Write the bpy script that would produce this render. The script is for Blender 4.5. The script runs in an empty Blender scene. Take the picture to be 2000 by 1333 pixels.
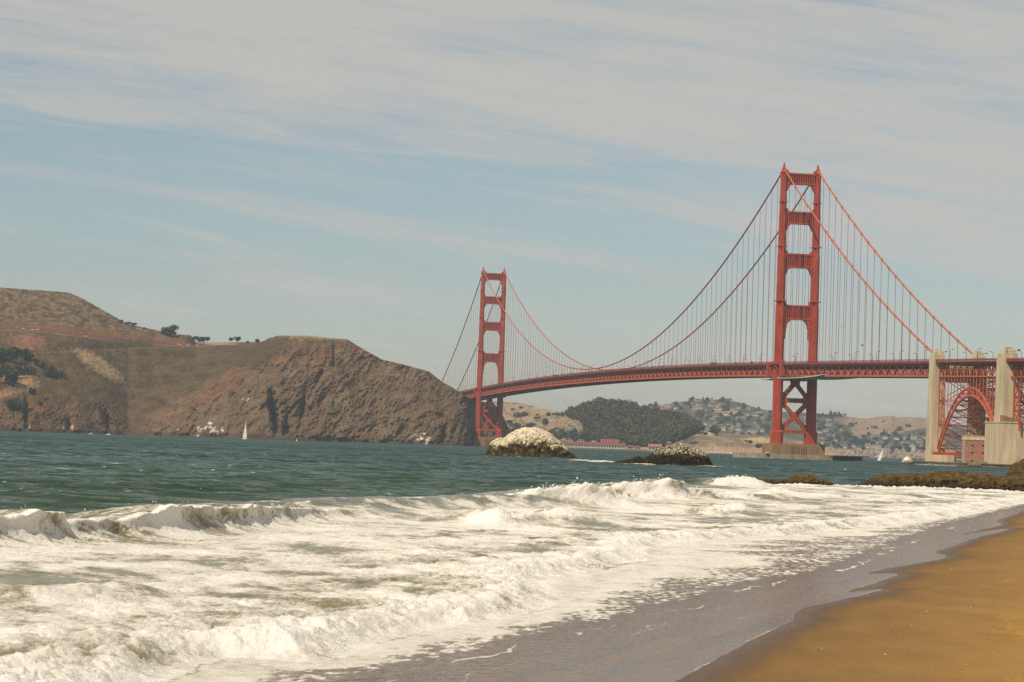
import bpy, math, random
import numpy as np
R = math.radians
random.seed(7)
rng = np.random.default_rng(11)

# ------------------------------------------------------------------ camera
F = 4863.8            # focal length in pixels of a 2000 px wide frame
PITCH, ROLL, CAM_H = R(2.3516), R(1.8756), 5.18
scene = bpy.context.scene
COL = scene.collection
_c = bpy.data.cameras.new("camera")
cam = bpy.data.objects.new("camera", _c)
COL.objects.link(cam)
_c.sensor_width = 36.0
_c.lens = F / 2000.0 * 36.0
_c.clip_start, _c.clip_end = 0.5, 60000.0
_a = math.pi / 2 + PITCH
RX = np.array([[1, 0, 0], [0, math.cos(_a), -math.sin(_a)], [0, math.sin(_a), math.cos(_a)]])
RZ = np.array([[math.cos(ROLL), -math.sin(ROLL), 0], [math.sin(ROLL), math.cos(ROLL), 0], [0, 0, 1]])
RC = RX @ RZ
from mathutils import Matrix, Vector
_m = Matrix([list(RC[i]) + [0] for i in range(3)] + [[0, 0, 0, 1]])
cam.matrix_world = Matrix.Translation((0, 0, CAM_H)) @ _m
scene.camera = cam

# ------------------------------------------------------------------ sun, sky, exposure
SUN = Vector((-1.033, -1.222, 1.86)).normalized()      # towards the sun
_l = bpy.data.lights.new("sun", 'SUN')
_l.energy = 3.9
_l.angle = R(0.53)
_l.color = (1.0, 0.90, 0.76)
sun = bpy.data.objects.new("sun", _l)
COL.objects.link(sun)
sun.rotation_euler = SUN.to_track_quat('Z', 'Y').to_euler()
scene.view_settings.view_transform = 'Standard'
scene.view_settings.look = 'None'
scene.view_settings.gamma = 1.0
scene.view_settings.exposure = 0.20
scene.render.film_transparent = False
scene.cycles.use_denoising = False
scene.cycles.volume_bounces = 1
scene.cycles.max_bounces = 6
scene.cycles.sample_clamp_indirect = 4.0

world = bpy.data.worlds.new("World")
scene.world = world
world.use_nodes = True


def build_world():
    nt = world.node_tree
    nt.nodes.clear()
    N, L = nt.nodes, nt.links

    def n(t, **k):
        o = N.new(t)
        for a, b in k.items():
            setattr(o, a, b)
        return o

    def mth(op, a, b=None, c=None, clamp=False):
        o = n('ShaderNodeMath', operation=op, use_clamp=clamp)
        for i, v in enumerate((a, b, c)):
            if v is None:
                continue
            if isinstance(v, (int, float)):
                o.inputs[i].default_value = v
            else:
                L.new(v, o.inputs[i])
        return o.outputs[0]

    def sstep(v, a, b, lo=0.0, hi=1.0):
        o = n('ShaderNodeMapRange', interpolation_type='SMOOTHSTEP')
        L.new(v, o.inputs[0])
        for i, q in ((1, a), (2, b), (3, lo), (4, hi)):
            o.inputs[i].default_value = q
        return o.outputs[0]

    sky = n('ShaderNodeTexSky', sky_type='NISHITA', sun_disc=False)
    sky.sun_elevation = math.asin(SUN.z)
    sky.sun_rotation = math.atan2(SUN.x, SUN.y)
    sky.air_density, sky.dust_density, sky.ozone_density = 1.0, 0.7, 1.5
    tc = n('ShaderNodeTexCoord')
    sp = n('ShaderNodeSeparateXYZ')
    L.new(tc.outputs['Generated'], sp.inputs[0])
    x, y, z = sp.outputs
    ay = mth('MAXIMUM', mth('ABSOLUTE', y), 0.15)
    u = mth('DIVIDE', x, ay)
    v = mth('DIVIDE', z, ay)
    # cirrus: streaks that sink gently towards the right
    uu = u
    vv = mth('ADD', v, mth('MULTIPLY', u, 0.112))

    def streak(su, sv, det, rough, dist, off):
        cb = n('ShaderNodeCombineXYZ')
        L.new(mth('MULTIPLY', uu, su), cb.inputs[0])
        L.new(mth('MULTIPLY', vv, sv), cb.inputs[1])
        cb.inputs[2].default_value = off
        t = n('ShaderNodeTexNoise')
        L.new(cb.outputs[0], t.inputs['Vector'])
        t.inputs['Scale'].default_value = 1.0
        t.inputs['Detail'].default_value = det
        t.inputs['Roughness'].default_value = rough
        t.inputs['Distortion'].default_value = dist
        return t.outputs[0]

    big = streak(5.0, 22.0, 3.0, 0.5, 0.6, 3.1)
    mid = streak(6.0, 75.0, 5.0, 0.6, 0.5, 8.7)
    fine = streak(15.0, 160.0, 6.0, 0.65, 0.8, 1.3)
    # coverage by elevation: clear near the horizon, veiled above
    cov = mth('SUBTRACT', sstep(vv, 0.056, 0.158), mth('MULTIPLY', sstep(mth('ADD', v, mth('MULTIPLY', u, 0.14)), 0.150, 0.205), 0.25))
    a = mth('ADD', mth('MULTIPLY', big, 0.9), mth('MULTIPLY', mid, 0.75))
    a = mth('ADD', a, mth('MULTIPLY', fine, 0.75))
    a = mth('SUBTRACT', a, 1.22)                    # about 0 on average
    m = mth('ADD', mth('MULTIPLY', a, mth('SUBTRACT', 2.3, mth('MULTIPLY', cov, 1.0))), mth('MULTIPLY', cov, 1.0))
    mask = mth('MULTIPLY', sstep(m, 0.02, 1.05), 0.90)
    # a long bright streak band crossing low on the left
    bandc = mth('ADD', v, mth('MULTIPLY', u, 0.118))
    band = mth('ADD', bandc, mth('MULTIPLY', mth('SUBTRACT', mid, 0.5), 0.018))
    b3 = mth('SUBTRACT', 1.0, mth('MULTIPLY', mth('ABSOLUTE', mth('SUBTRACT', band, 0.0880)), 190.0), clamp=True)
    mask = mth('MULTIPLY', mask, mth('SUBTRACT', 1.0, mth('MULTIPLY', b3, 0.6)))
    b1 = mth('SUBTRACT', 1.0, mth('MULTIPLY', mth('ABSOLUTE', mth('SUBTRACT', band, 0.0795)), 190.0), clamp=True)
    b1 = mth('MULTIPLY', b1, sstep(big, 0.36, 0.6, 0.25, 0.7))
    b2 = mth('SUBTRACT', 1.0, mth('MULTIPLY', mth('ABSOLUTE', mth('SUBTRACT', band, 0.0545)), 260.0), clamp=True)
    b2 = mth('MULTIPLY', b2, sstep(fine, 0.35, 0.65, 0.05, 0.32))
    mask = mth('MAXIMUM', mask, mth('MAXIMUM', b1, b2))
    hs = n('ShaderNodeHueSaturation')
    L.new(sky.outputs[0], hs.inputs['Color'])
    hs.inputs['Saturation'].default_value = 0.86
    hs.inputs['Hue'].default_value = 0.485
    bg1 = n('ShaderNodeBackground')
    L.new(hs.outputs[0], bg1.inputs[0])
    bg1.inputs[1].default_value = 0.069
    bg2 = n('ShaderNodeBackground')
    bg2.inputs[0].default_value = (0.520, 0.500, 0.467, 1)
    bg2.inputs[1].default_value = 0.90
    mix = n('ShaderNodeMixShader')
    L.new(mask, mix.inputs[0])
    L.new(bg1.outputs[0], mix.inputs[1])
    L.new(bg2.outputs[0], mix.inputs[2])
    out = n('ShaderNodeOutputWorld')
    L.new(mix.outputs[0], out.inputs[0])


build_world()

# ------------------------------------------------------------------ projection helpers


def ray(px, py):
    px = np.asarray(px, float)
    py = np.asarray(py, float)
    q = np.stack([(px - 1000) / F, -(py - 666.5) / F, -np.ones(np.broadcast(px, py).shape)], -1)
    return q @ RC.T


def at_depth(px, py, D):
    """point on the sight line through a photo pixel, D metres ahead"""
    d = ray(px, py)
    t = np.asarray(D, float) / d[..., 1]
    return d * t[..., None] + np.array([0, 0, CAM_H])


def on_water(px, py, z=0.0):
    d = ray(px, py)
    t = (z - CAM_H) / d[..., 2]
    return d * t[..., None] + np.array([0, 0, CAM_H])


def project(P):
    q = (np.asarray(P, float) - np.array([0, 0, CAM_H])) @ RC
    return 1000 + F * q[..., 0] / -q[..., 2], 666.5 - F * q[..., 1] / -q[..., 2]


def hor(px):
    """pixel row of the horizon in column px"""
    x0, y0 = project(np.array([-20000.0, 100000.0, CAM_H]))
    x1, y1 = project(np.array([20000.0, 100000.0, CAM_H]))
    return y0 + (np.asarray(px, float) - x0) * (y1 - y0) / (x1 - x0)


def wp(px, D):
    """point of the water plane in column px, D metres ahead"""
    px = np.asarray(px, float)
    D = np.asarray(D, float)
    return at_depth(px, hor(px) + CAM_H * F / D, D)[..., :2]


# ------------------------------------------------------------------ noise (numpy)
_ang = rng.random(512) * 2 * np.pi
_GX, _GY = np.cos(_ang), np.sin(_ang)
_PERM = rng.permutation(4096)


def _hash(ix, iy, s):
    return _PERM[(_PERM[(ix + s * 131) & 4095] + iy * 7 + s) & 4095] & 511


def pn(x, y, s=0):
    x = np.asarray(x, float)
    y = np.asarray(y, float)
    xf, yf = np.floor(x), np.floor(y)
    ix, iy = xf.astype(np.int64), yf.astype(np.int64)
    fx, fy = x - xf, y - yf
    u = fx * fx * fx * (fx * (fx * 6 - 15) + 10)
    v = fy * fy * fy * (fy * (fy * 6 - 15) + 10)

    def g(dx, dy):
        h = _hash(ix + dx, iy + dy, s)
        return _GX[h] * (fx - dx) + _GY[h] * (fy - dy)
    a, b, c, d = g(0, 0), g(1, 0), g(0, 1), g(1, 1)
    return (a + u * (b - a) + v * (c - a) + u * v * (a - b - c + d)) * 1.5


def fbm(x, y, o=4, s=0, g=0.5, lac=2.03):
    t, a, n = 0, 1.0, 0
    for i in range(o):
        t = t + a * pn(x, y, s + i * 17)
        n += a
        a *= g
        x = x * lac + 13.7
        y = y * lac + 7.3
    return t / n


def ridged(x, y, o=4, s=0, g=0.5, lac=2.03):
    t, a, n = 0, 1.0, 0
    for i in range(o):
        t = t + a * (1 - 2 * np.abs(pn(x, y, s + i * 17)))
        n += a
        a *= g
        x = x * lac + 13.7
        y = y * lac + 7.3
    return t / n


def billow(x, y, o=4, s=0, g=0.5, lac=2.03):
    """rounded lumps with sharp creases, about 0..1"""
    t, a, n = 0, 1.0, 0
    for i in range(o):
        t = t + a * np.sqrt(np.abs(pn(x, y, s + i * 17)) + 1e-9)
        n += a
        a *= g
        x = x * lac + 13.7
        y = y * lac + 7.3
    return t / n * 1.25


def sm(v, a, b):
    t = np.clip((v - a) / (b - a), 0, 1)
    return t * t * (3 - 2 * t)


def lerp(a, b, t):
    return a + (b - a) * t


def mixc(c, d, t):
    return c * (1 - t[..., None]) + np.asarray(d, float) * t[..., None]


# ------------------------------------------------------------------ object helpers


def grid_mesh(name, V, nr, nc, mat, parent=None, colors=None, floats=None, keep=None, smooth=True):
    me = bpy.data.meshes.new(name)
    V = np.asarray(V, np.float32).reshape(-1, 3)
    i = np.arange(nr * nc).reshape(nr, nc)
    q = np.stack([i[:-1, :-1], i[:-1, 1:], i[1:, 1:], i[1:, :-1]], -1).reshape(-1, 4)
    if keep is not None:
        k = keep.reshape(-1)
        q = q[k[q].any(1)]
        used = np.zeros(len(V), bool)
        used[q.ravel()] = True
        remap = np.cumsum(used) - 1
        q = remap[q]
        V = V[used]
        if colors is not None:
            colors = {a: b.reshape(-1, b.shape[-1])[used] for a, b in colors.items()}
        if floats is not None:
            floats = {a: b.reshape(-1)[used] for a, b in floats.items()}
    me.vertices.add(len(V))
    me.vertices.foreach_set('co', V.ravel())
    me.loops.add(q.size)
    me.loops.foreach_set('vertex_index', q.ravel().astype(np.int32))
    me.polygons.add(len(q))
    me.polygons.foreach_set('loop_start', (np.arange(len(q)) * 4).astype(np.int32))
    me.update(calc_edges=True)
    if smooth:
        me.polygons.foreach_set('use_smooth', np.ones(len(q), bool))
    for a, b in (colors or {}).items():
        at = me.attributes.new(a, 'FLOAT_COLOR', 'POINT')
        c = np.ones((len(V), 4), np.float32)
        c[:, :3] = b.reshape(-1, 3)
        at.data.foreach_set('color', c.ravel())
    for a, b in (floats or {}).items():
        at = me.attributes.new(a, 'FLOAT', 'POINT')
        at.data.foreach_set('value', b.reshape(-1).astype(np.float32))
    me.materials.append(mat)
    o = bpy.data.objects.new(name, me)
    COL.objects.link(o)
    if parent:
        o.parent = parent
    return o


class MB:
    """collects polygons and links them as one mesh object"""

    def __init__(self):
        self.v, self.f, self.n = [], [], 0

    def add(self, v, f):
        self.v.extend([tuple(map(float, p)) for p in v])
        self.f.extend([tuple(i + self.n for i in q) for q in f])
        self.n += len(v)
        return self

    def box(self, x0, x1, y0, y1, z0, z1):
        v = [(x0, y0, z0), (x1, y0, z0), (x1, y1, z0), (x0, y1, z0), (x0, y0, z1), (x1, y0, z1), (x1, y1, z1), (x0, y1, z1)]
        return self.add(v, [(0, 3, 2, 1), (4, 5, 6, 7), (0, 1, 5, 4), (1, 2, 6, 5), (2, 3, 7, 6), (3, 0, 4, 7)])

    def bar(self, p, q, w, h=None, up=(0, 0, 1)):
        h = h or w
        p, q = Vector(p), Vector(q)
        d = (q - p)
        if d.length < 1e-6:
            return self
        d.normalize()
        s = d.cross(Vector(up))
        if s.length < 1e-4:
            s = d.cross(Vector((0, 1, 0)))
        s.normalize()
        t = s.cross(d)
        s, t = s * w / 2, t * h / 2
        v = [p - s - t, p + s - t, p + s + t, p - s + t, q - s - t, q + s - t, q + s + t, q - s + t]
        return self.add(v, [(0, 3, 2, 1), (4, 5, 6, 7), (0, 1, 5, 4), (1, 2, 6, 5), (2, 3, 7, 6), (3, 0, 4, 7)])

    def prism(self, poly, z0, z1, scale=1.0, c=(0, 0)):
        n = len(poly)
        v = [(x, y, z0) for x, y in poly] + [(c[0] + (x - c[0]) * scale, c[1] + (y - c[1]) * scale, z1) for x, y in poly]
        f = [tuple(range(n - 1, -1, -1)), tuple(range(n, 2 * n))]
        f += [(i, (i + 1) % n, n + (i + 1) % n, n + i) for i in range(n)]
        return self.add(v, f)

    def tube(self, pts, r, n=6):
        pts = [Vector(p) for p in pts]
        rr = r if isinstance(r, (list, tuple)) else [r] * len(pts)
        v, f = [], []
        for i, p in enumerate(pts):
            d = (pts[min(i + 1, len(pts) - 1)] - pts[max(i - 1, 0)]).normalized()
            s = d.cross(Vector((0, 0, 1)))
            if s.length < 1e-3:
                s = d.cross(Vector((0, 1, 0)))
            s.normalize()
            t = s.cross(d)
            for k in range(n):
                a = 2 * math.pi * k / n
                v.append(p + (s * math.cos(a) + t * math.sin(a)) * rr[i])
        for i in range(len(pts) - 1):
            for k in range(n):
                f.append((i * n + k, i * n + (k + 1) % n, (i + 1) * n + (k + 1) % n, (i + 1) * n + k))
        f.append(tuple(range(n - 1, -1, -1)))
        f.append(tuple(range((len(pts) - 1) * n, len(pts) * n)))
        return self.add(v, f)

    def mesh(self, name, mat, smooth=False):
        me = bpy.data.meshes.new(name)
        me.from_pydata(self.v, [], self.f)
        me.materials.append(mat)
        if smooth:
            me.polygons.foreach_set('use_smooth', np.ones(len(me.polygons), bool))
        return me

    def build(self, name, mat, parent=None, smooth=False):
        o = bpy.data.objects.new(name, self.mesh(name, mat, smooth))
        COL.objects.link(o)
        if parent:
            o.parent = parent
        return o


def tag(o, label=None, cat=None, group=None, kind=None):
    if label:
        o['label'] = label
    if cat:
        o['category'] = cat
    if group:
        o['group'] = group
    if kind:
        o['kind'] = kind
    return o


def empty(name, loc, rz=0.0, parent=None):
    o = bpy.data.objects.new(name, None)
    COL.objects.link(o)
    o.location = loc
    o.rotation_euler = (0, 0, rz)
    o.empty_display_size = 1.0
    if parent:
        o.parent = parent
    return o


def copy_tree(o, parent=None):
    c = o.copy()
    COL.objects.link(c)
    if parent:
        c.parent = parent
    for ch in list(o.children):
        copy_tree(ch, c)
    return c


# ------------------------------------------------------------------ materials


def mat_nodes(name):
    m = bpy.data.materials.new(name)
    m.use_nodes = True
    nt = m.node_tree
    return m, nt, nt.nodes, nt.links, nt.nodes['Principled BSDF']


def noise_mat(name, col, var=0.25, scale=1.0, rough=0.7, col2=None, bump=0.0, spec=0.3, stretch=(1, 1, 1), det=6, metallic=0.0, bscale=None):
    """base colour broken up by object-space noise, optional bump"""
    m, nt, N, L, P = mat_nodes(name)
    tc = N.new('ShaderNodeTexCoord')
    mp = N.new('ShaderNodeMapping')
    mp.inputs['Scale'].default_value = stretch
    L.new(tc.outputs['Object'], mp.inputs[0])
    t = N.new('ShaderNodeTexNoise')
    t.inputs['Scale'].default_value = scale
    t.inputs['Detail'].default_value = det
    t.inputs['Roughness'].default_value = 0.62
    L.new(mp.outputs[0], t.inputs[0])
    cr = N.new('ShaderNodeValToRGB')
    c = np.array(col)
    a = np.clip(c * (1 - var), 0, 1) if col2 is None else np.array(col2)
    b = np.clip(c * (1 + var), 0, 1) if col2 is None else c
    cr.color_ramp.elements[0].position, cr.color_ramp.elements[1].position = 0.32, 0.68
    cr.color_ramp.elements[0].color = (*a, 1)
    cr.color_ramp.elements[1].color = (*b, 1)
    L.new(t.outputs[0], cr.inputs[0])
    L.new(cr.outputs[0], P.inputs['Base Color'])
    P.inputs['Roughness'].default_value = rough
    P.inputs['Specular IOR Level'].default_value = spec
    P.inputs['Metallic'].default_value = metallic
    if bump:
        t2 = N.new('ShaderNodeTexNoise')
        t2.inputs['Scale'].default_value = bscale or scale * 3
        t2.inputs['Detail'].default_value = 5
        L.new(mp.outputs[0], t2.inputs[0])
        bp = N.new('ShaderNodeBump')
        bp.inputs['Strength'].default_value = 1.0
        bp.inputs['Distance'].default_value = bump
        L.new(t2.outputs[0], bp.inputs['Height'])
        L.new(bp.outputs[0], P.inputs['Normal'])
    return m


def attr_mat(name, rough=0.85, scale=0.05, var=0.35, bump=3.0, bscale=0.06, spec=0.2):
    """colour attribute 'col' broken up by noise (terrain, rocks)"""
    m, nt, N, L, P = mat_nodes(name)
    at = N.new('ShaderNodeAttribute')
    at.attribute_name = 'col'
    tc = N.new('ShaderNodeTexCoord')
    t = N.new('ShaderNodeTexNoise')
    t.inputs['Scale'].default_value = scale
    t.inputs['Detail'].default_value = 8
    t.inputs['Roughness'].default_value = 0.7
    L.new(tc.outputs['Object'], t.inputs[0])
    mr = N.new('ShaderNodeMapRange')
    mr.inputs[1].default_value, mr.inputs[2].default_value = 0.3, 0.7
    mr.inputs[3].default_value, mr.inputs[4].default_value = 1 - var, 1 + var
    L.new(t.outputs[0], mr.inputs[0])
    vm = N.new('ShaderNodeVectorMath')
    vm.operation = 'SCALE'
    L.new(at.outputs['Color'], vm.inputs[0])
    L.new(mr.outputs[0], vm.inputs['Scale'])
    L.new(vm.outputs[0], P.inputs['Base Color'])
    P.inputs['Roughness'].default_value = rough
    P.inputs['Specular IOR Level'].default_value = spec
    if bump:
        t2 = N.new('ShaderNodeTexNoise')
        t2.inputs['Scale'].default_value = bscale
        t2.inputs['Detail'].default_value = 8
        t2.inputs['Roughness'].default_value = 0.65
        L.new(tc.outputs['Object'], t2.inputs[0])
        bp = N.new('ShaderNodeBump')
        bp.inputs['Distance'].default_value = bump
        L.new(t2.outputs[0], bp.inputs['Height'])
        L.new(bp.outputs[0], P.inputs['Normal'])
    return m


M = {}
M['red'] = noise_mat('orange_red_paint', (0.365, 0.056, 0.024), 0.30, 0.30, 0.6, spec=0.2, stretch=(1, 1, .22))
M['steel'] = noise_mat('lattice_steel_paint', (0.47, 0.098, 0.042), 0.16, 0.35, 0.55, spec=0.35)
M['arch'] = noise_mat('arch_steel_paint', (0.46, 0.108, 0.048), 0.16, 0.35, 0.55, spec=0.35)
M['cable'] = noise_mat('cable_paint', (0.42, 0.10, 0.05), 0.10, 0.5, 0.55)
M['susp'] = noise_mat('suspender_paint', (0.30, 0.075, 0.05), 0.10, 0.5, 0.6)
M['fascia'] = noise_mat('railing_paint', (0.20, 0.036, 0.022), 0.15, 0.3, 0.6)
M['asphalt'] = noise_mat('asphalt', (0.05, 0.05, 0.05), 0.2, 0.5, 0.9)
M['concrete'] = noise_mat('weathered_concrete', (0.62, 0.515, 0.33), 0.2, 0.35, 0.9, col2=(0.38, 0.295, 0.175), bump=0.08, stretch=(1, 1, .12))
M['pier'] = noise_mat('stained_pier_concrete', (0.33, 0.20, 0.095), 0.2, 0.3, 0.9, col2=(0.20, 0.115, 0.052), bump=0.05, stretch=(1, 1, .15))
M['fender'] = noise_mat('fender_concrete', (0.36, 0.30, 0.21), 0.2, 0.2, 0.9, col2=(0.18, 0.14, 0.095), bump=0.06)
M['seawall'] = noise_mat('seawall_stone', (0.20, 0.15, 0.10), 0.3, 0.4, 0.95, col2=(0.09, 0.07, 0.05), bump=0.2)
M['dark'] = noise_mat('dark_grey', (0.03, 0.028, 0.028), 0.3, 0.6, 0.8)
M['white'] = noise_mat('white_paint', (0.78, 0.76, 0.70), 0.06, 0.6, 0.5)
M['sail'] = noise_mat('white_sailcloth', (0.64, 0.61, 0.55), 0.06, 0.8, 0.8)
M['glass'] = noise_mat('dark_glass', (0.03, 0.035, 0.04), 0.2, 1.0, 0.15, spec=0.6)
M['mast'] = noise_mat('pale_spar', (0.62, 0.58, 0.50), 0.1, 1.0, 0.5)
M['yellow'] = noise_mat('yellow_paint', (0.62, 0.42, 0.03), 0.1, 1.0, 0.5)
M['net'] = noise_mat('pale_sheeting', (0.58, 0.57, 0.53), 0.08, 0.3, 0.8)
M['leaf'] = noise_mat('dark_foliage', (0.052, 0.060, 0.028), 0.5, 0.25, 0.8, col2=(0.018, 0.024, 0.012))
M['leaf2'] = noise_mat('grey_foliage', (0.085, 0.085, 0.050), 0.4, 0.25, 0.8, col2=(0.035, 0.040, 0.022))
M['wood'] = noise_mat('wooded_hill_foliage', (0.090, 0.084, 0.038), 0.4, 0.03, 0.85, col2=(0.036, 0.039, 0.019))
M['trunk'] = noise_mat('bark', (0.10, 0.07, 0.05), 0.3, 2.0, 0.9)
M['wallc'] = noise_mat('cream_wall', (0.36, 0.29, 0.21), 0.1, 0.2, 0.85)
M['wallw'] = noise_mat('white_wall', (0.47, 0.43, 0.37), 0.1, 0.2, 0.85)
M['wallt'] = noise_mat('tan_wall', (0.24, 0.175, 0.12), 0.1, 0.2, 0.85)
M['roofr'] = noise_mat('red_tile_roof', (0.15, 0.060, 0.044), 0.2, 0.3, 0.85)
M['roofg'] = noise_mat('grey_roof', (0.17, 0.15, 0.14), 0.2, 0.3, 0.85)
M['roofo'] = noise_mat('terracotta_roof', (0.26, 0.12, 0.075), 0.2, 0.3, 0.85)
M['birdd'] = noise_mat('dark_feathers', (0.02, 0.02, 0.02), 0.2, 5, 0.7)
M['birdw'] = noise_mat('white_feathers', (0.75, 0.73, 0.70), 0.05, 5, 0.7)
M['shell'] = noise_mat('shell', (0.72, 0.62, 0.48), 0.1, 5, 0.5)
M['land'] = attr_mat('dry_hillside', 0.95, 0.05, 0.34, 6.0, 0.08, 0.03)
M['farland'] = attr_mat('far_hillside', 0.95, 0.02, 0.3, 4.0, 0.03, 0.03)
M['rock'] = attr_mat('wet_rock', 0.8, .55, 0.42, 0.5, .8, spec=0.06)


def brick_mat():
    m, nt, N, L, P = mat_nodes('old_red_brick')
    tc = N.new('ShaderNodeTexCoord')
    mp = N.new('ShaderNodeMapping')
    mp.inputs['Rotation'].default_value = (R(90), 0, 0)
    L.new(tc.outputs['Object'], mp.inputs[0])
    b = N.new('ShaderNodeTexBrick')
    b.inputs['Scale'].default_value = 1.0
    b.inputs['Brick Width'].default_value = 0.9
    b.inputs['Row Height'].default_value = 0.35
    b.inputs['Mortar Size'].default_value = 0.03
    b.inputs['Color1'].default_value = (0.44, 0.165, 0.085, 1)
    b.inputs['Color2'].default_value = (0.32, 0.115, 0.062, 1)
    b.inputs['Mortar'].default_value = (0.36, 0.28, 0.2, 1)
    L.new(mp.outputs[0], b.inputs[0])
    t = N.new('ShaderNodeTexNoise')
    t.inputs['Scale'].default_value = 0.5
    t.inputs['Detail'].default_value = 6
    L.new(tc.outputs['Object'], t.inputs[0])
    mx = N.new('ShaderNodeMix')
    mx.data_type = 'RGBA'
    mx.blend_type = 'MULTIPLY'
    mx.inputs[0].default_value = 0.7
    L.new(b.outputs[0], mx.inputs[6])
    cr = N.new('ShaderNodeValToRGB')
    cr.color_ramp.elements[0].color = (0.55, 0.5, 0.5, 1)
    cr.color_ramp.elements[0].position = 0.3
    cr.color_ramp.elements[1].position = 0.7
    L.new(t.outputs[0], cr.inputs[0])
    L.new(cr.outputs[0], mx.inputs[7])
    L.new(mx.outputs[2], P.inputs['Base Color'])
    P.inputs['Roughness'].default_value = 0.9
    return m


M['brick'] = brick_mat()


# ------------------------------------------------------------------ shore lines (plan curves on the ground)


def px_line(pts):
    p = np.array(pts, float)
    return on_water(p[:, 0], p[:, 1])[:, :2]


def chaikin(p, n=2):
    for _ in range(n):
        a = p[:-1] * .75 + p[1:] * .25
        b = p[:-1] * .25 + p[1:] * .75
        q = np.empty((2 * len(a), 2))
        q[0::2], q[1::2] = a, b
        p = np.vstack([p[:1], q, p[-1:]])
    return p


NEAR = np.array([(-60.0, 2.0), (-30.0, 16.0), (-12.0, 30.0), (-2.0, 43.0)])
FAR = np.array([(85.0, 345.0), (112.0, 395.0), (140.0, 430.0), (400.0, 520.0)])
EDGE = px_line([(1310, 1345), (1400, 1292), (1452, 1264), (1478, 1249), (1500, 1240), (1532, 1224), (1556, 1214), (1548, 1203), (1576, 1188), (1640, 1178), (1728, 1160),
                (1716, 1157), (1645, 1162), (1686, 1149), (1755, 1130), (1750, 1122), (1680, 1121), (1760, 1108), (1845, 1097), (1850, 1089), (1822, 1080),
                (1865, 1068), (1896, 1055), (1982, 1036), (1940, 1037), (1864, 1047), (1940, 1030), (1962, 1027), (1944, 1017), (1976, 1008), (2010, 994), (2060, 975)])
EDGE = np.vstack([NEAR, chaikin(EDGE, 1), FAR])
SHORE = px_line([(1280, 1345), (1480, 1249), (1600, 1180), (1700, 1135), (1800, 1092), (1900, 1050), (1980, 1012), (2060, 975)])
SHORE = chaikin(np.vstack([NEAR, SHORE, FAR]), 3)
BORE = px_line([(120, 1420), (240, 1360), (294, 1333), (357, 1308), (400, 1290), (448, 1277), (520, 1279), (595, 1287), (661, 1284), (700, 1266), (760, 1244), (830, 1228), (900, 1212),
                (960, 1212), (1007, 1202), (1040, 1192), (1085, 1180), (1095, 1157), (1070, 1135), (1060, 1128), (1125, 1117), (1177, 1110), (1225, 1096), (1275, 1091), (1258, 1069),
                (1325, 1056), (1400, 1050), (1500, 1044), (1580, 1040), (1640, 1032), (1700, 1026), (1775, 1018), (1841, 1010), (1910, 998), (1946, 989), (2000, 982), (2060, 968)])
BORE = np.vstack([np.array([(-70.0, 20.0), (-38.0, 32.0), (-20.0, 42.0)]), BORE, FAR + np.array([(-5, 4)] * 4)])
LACE = px_line([(540, 1360), (625, 1333), (770, 1300), (960, 1258), (1105, 1226), (1245, 1190), (1345, 1170), (1425, 1142), (1570, 1120), (1680, 1085), (1760, 1052), (1850, 1022), (2000, 988), (2060, 972)])
LACE = np.vstack([np.array([(-65.0, 12.0), (-33.0, 25.0), (-14.0, 37.0)]), LACE, FAR + np.array([(-3, 3)] * 4)])
FOAML = np.array([(-500, 100), (-300, 103), (0, 110), (200, 118), (300, 124), (455, 137), (560, 158), (640, 182), (760, 200), (900, 212), (1050, 222), (1130, 246), (1200, 258),
                  (1300, 270), (1370, 300), (1420, 372), (1460, 392), (1530, 400), (1700, 412), (2000, 420), (2400, 430)], float)
FOAML = wp(FOAML[:, 0], FOAML[:, 1])


def seg_dist(P, line):
    """distance to an open polyline, and signed by the side of the nearest piece (left positive)"""
    best = np.full(len(P), 1e18)
    sgn = np.ones(len(P))
    arc = np.zeros(len(P))
    acc = 0.0
    for a, b in zip(line[:-1], line[1:]):
        d = b - a
        L = np.hypot(*d)
        q = P - a
        t = np.clip((q @ d) / (L * L), 0, 1)
        e = q - t[:, None] * d
        dd = e[:, 0] ** 2 + e[:, 1] ** 2
        k = dd < best
        best = np.where(k, dd, best)
        cr = d[0] * q[:, 1] - d[1] * q[:, 0]
        sgn = np.where(k, np.sign(cr), sgn)
        arc = np.where(k, acc + t * L, arc)
        acc += L
    return np.sqrt(best), sgn, arc


def inside(P, poly):
    x, y = P[:, 0], P[:, 1]
    r = np.zeros(len(P), bool)
    n = len(poly)
    for i in range(n):
        (x0, y0), (x1, y1) = poly[i], poly[(i + 1) % n]
        if y0 == y1:
            continue
        c = ((y0 > y) != (y1 > y)) & (x < (x1 - x0) * (y - y0) / (y1 - y0) + x0)
        r ^= c
    return r


SEA_CORNERS = np.array([(400.0, 20000.0), (-20000.0, 20000.0), (-20000.0, -100.0), (-60.0, -100.0)])


def signed(P, line):
    """positive on the sea side of a shore line"""
    d, _, arc = seg_dist(P, line)
    s = inside(P, np.vstack([line, SEA_CORNERS]))
    return np.where(s, d, -d), arc


def sand_z(P, L=None):
    if L is None:
        L = -signed(P, SHORE)[0]          # landward positive
    up = np.where(L > 0, 0.085 * L - 0.0012 * L * L * (L < 25) - 0.75 * (L >= 25) * (L - 25) / np.maximum(L, 1) * 0, 0.03 * L)
    up = np.where(L > 25, 0.085 * 25 - 0.0012 * 625 + 0.03 * (L - 25), up)
    # round the kink at the water line
    k = np.exp(-(L / 1.6) ** 2) * 0.022
    return np.maximum(up + k, -1.6)


# ------------------------------------------------------------------ the sea


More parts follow.
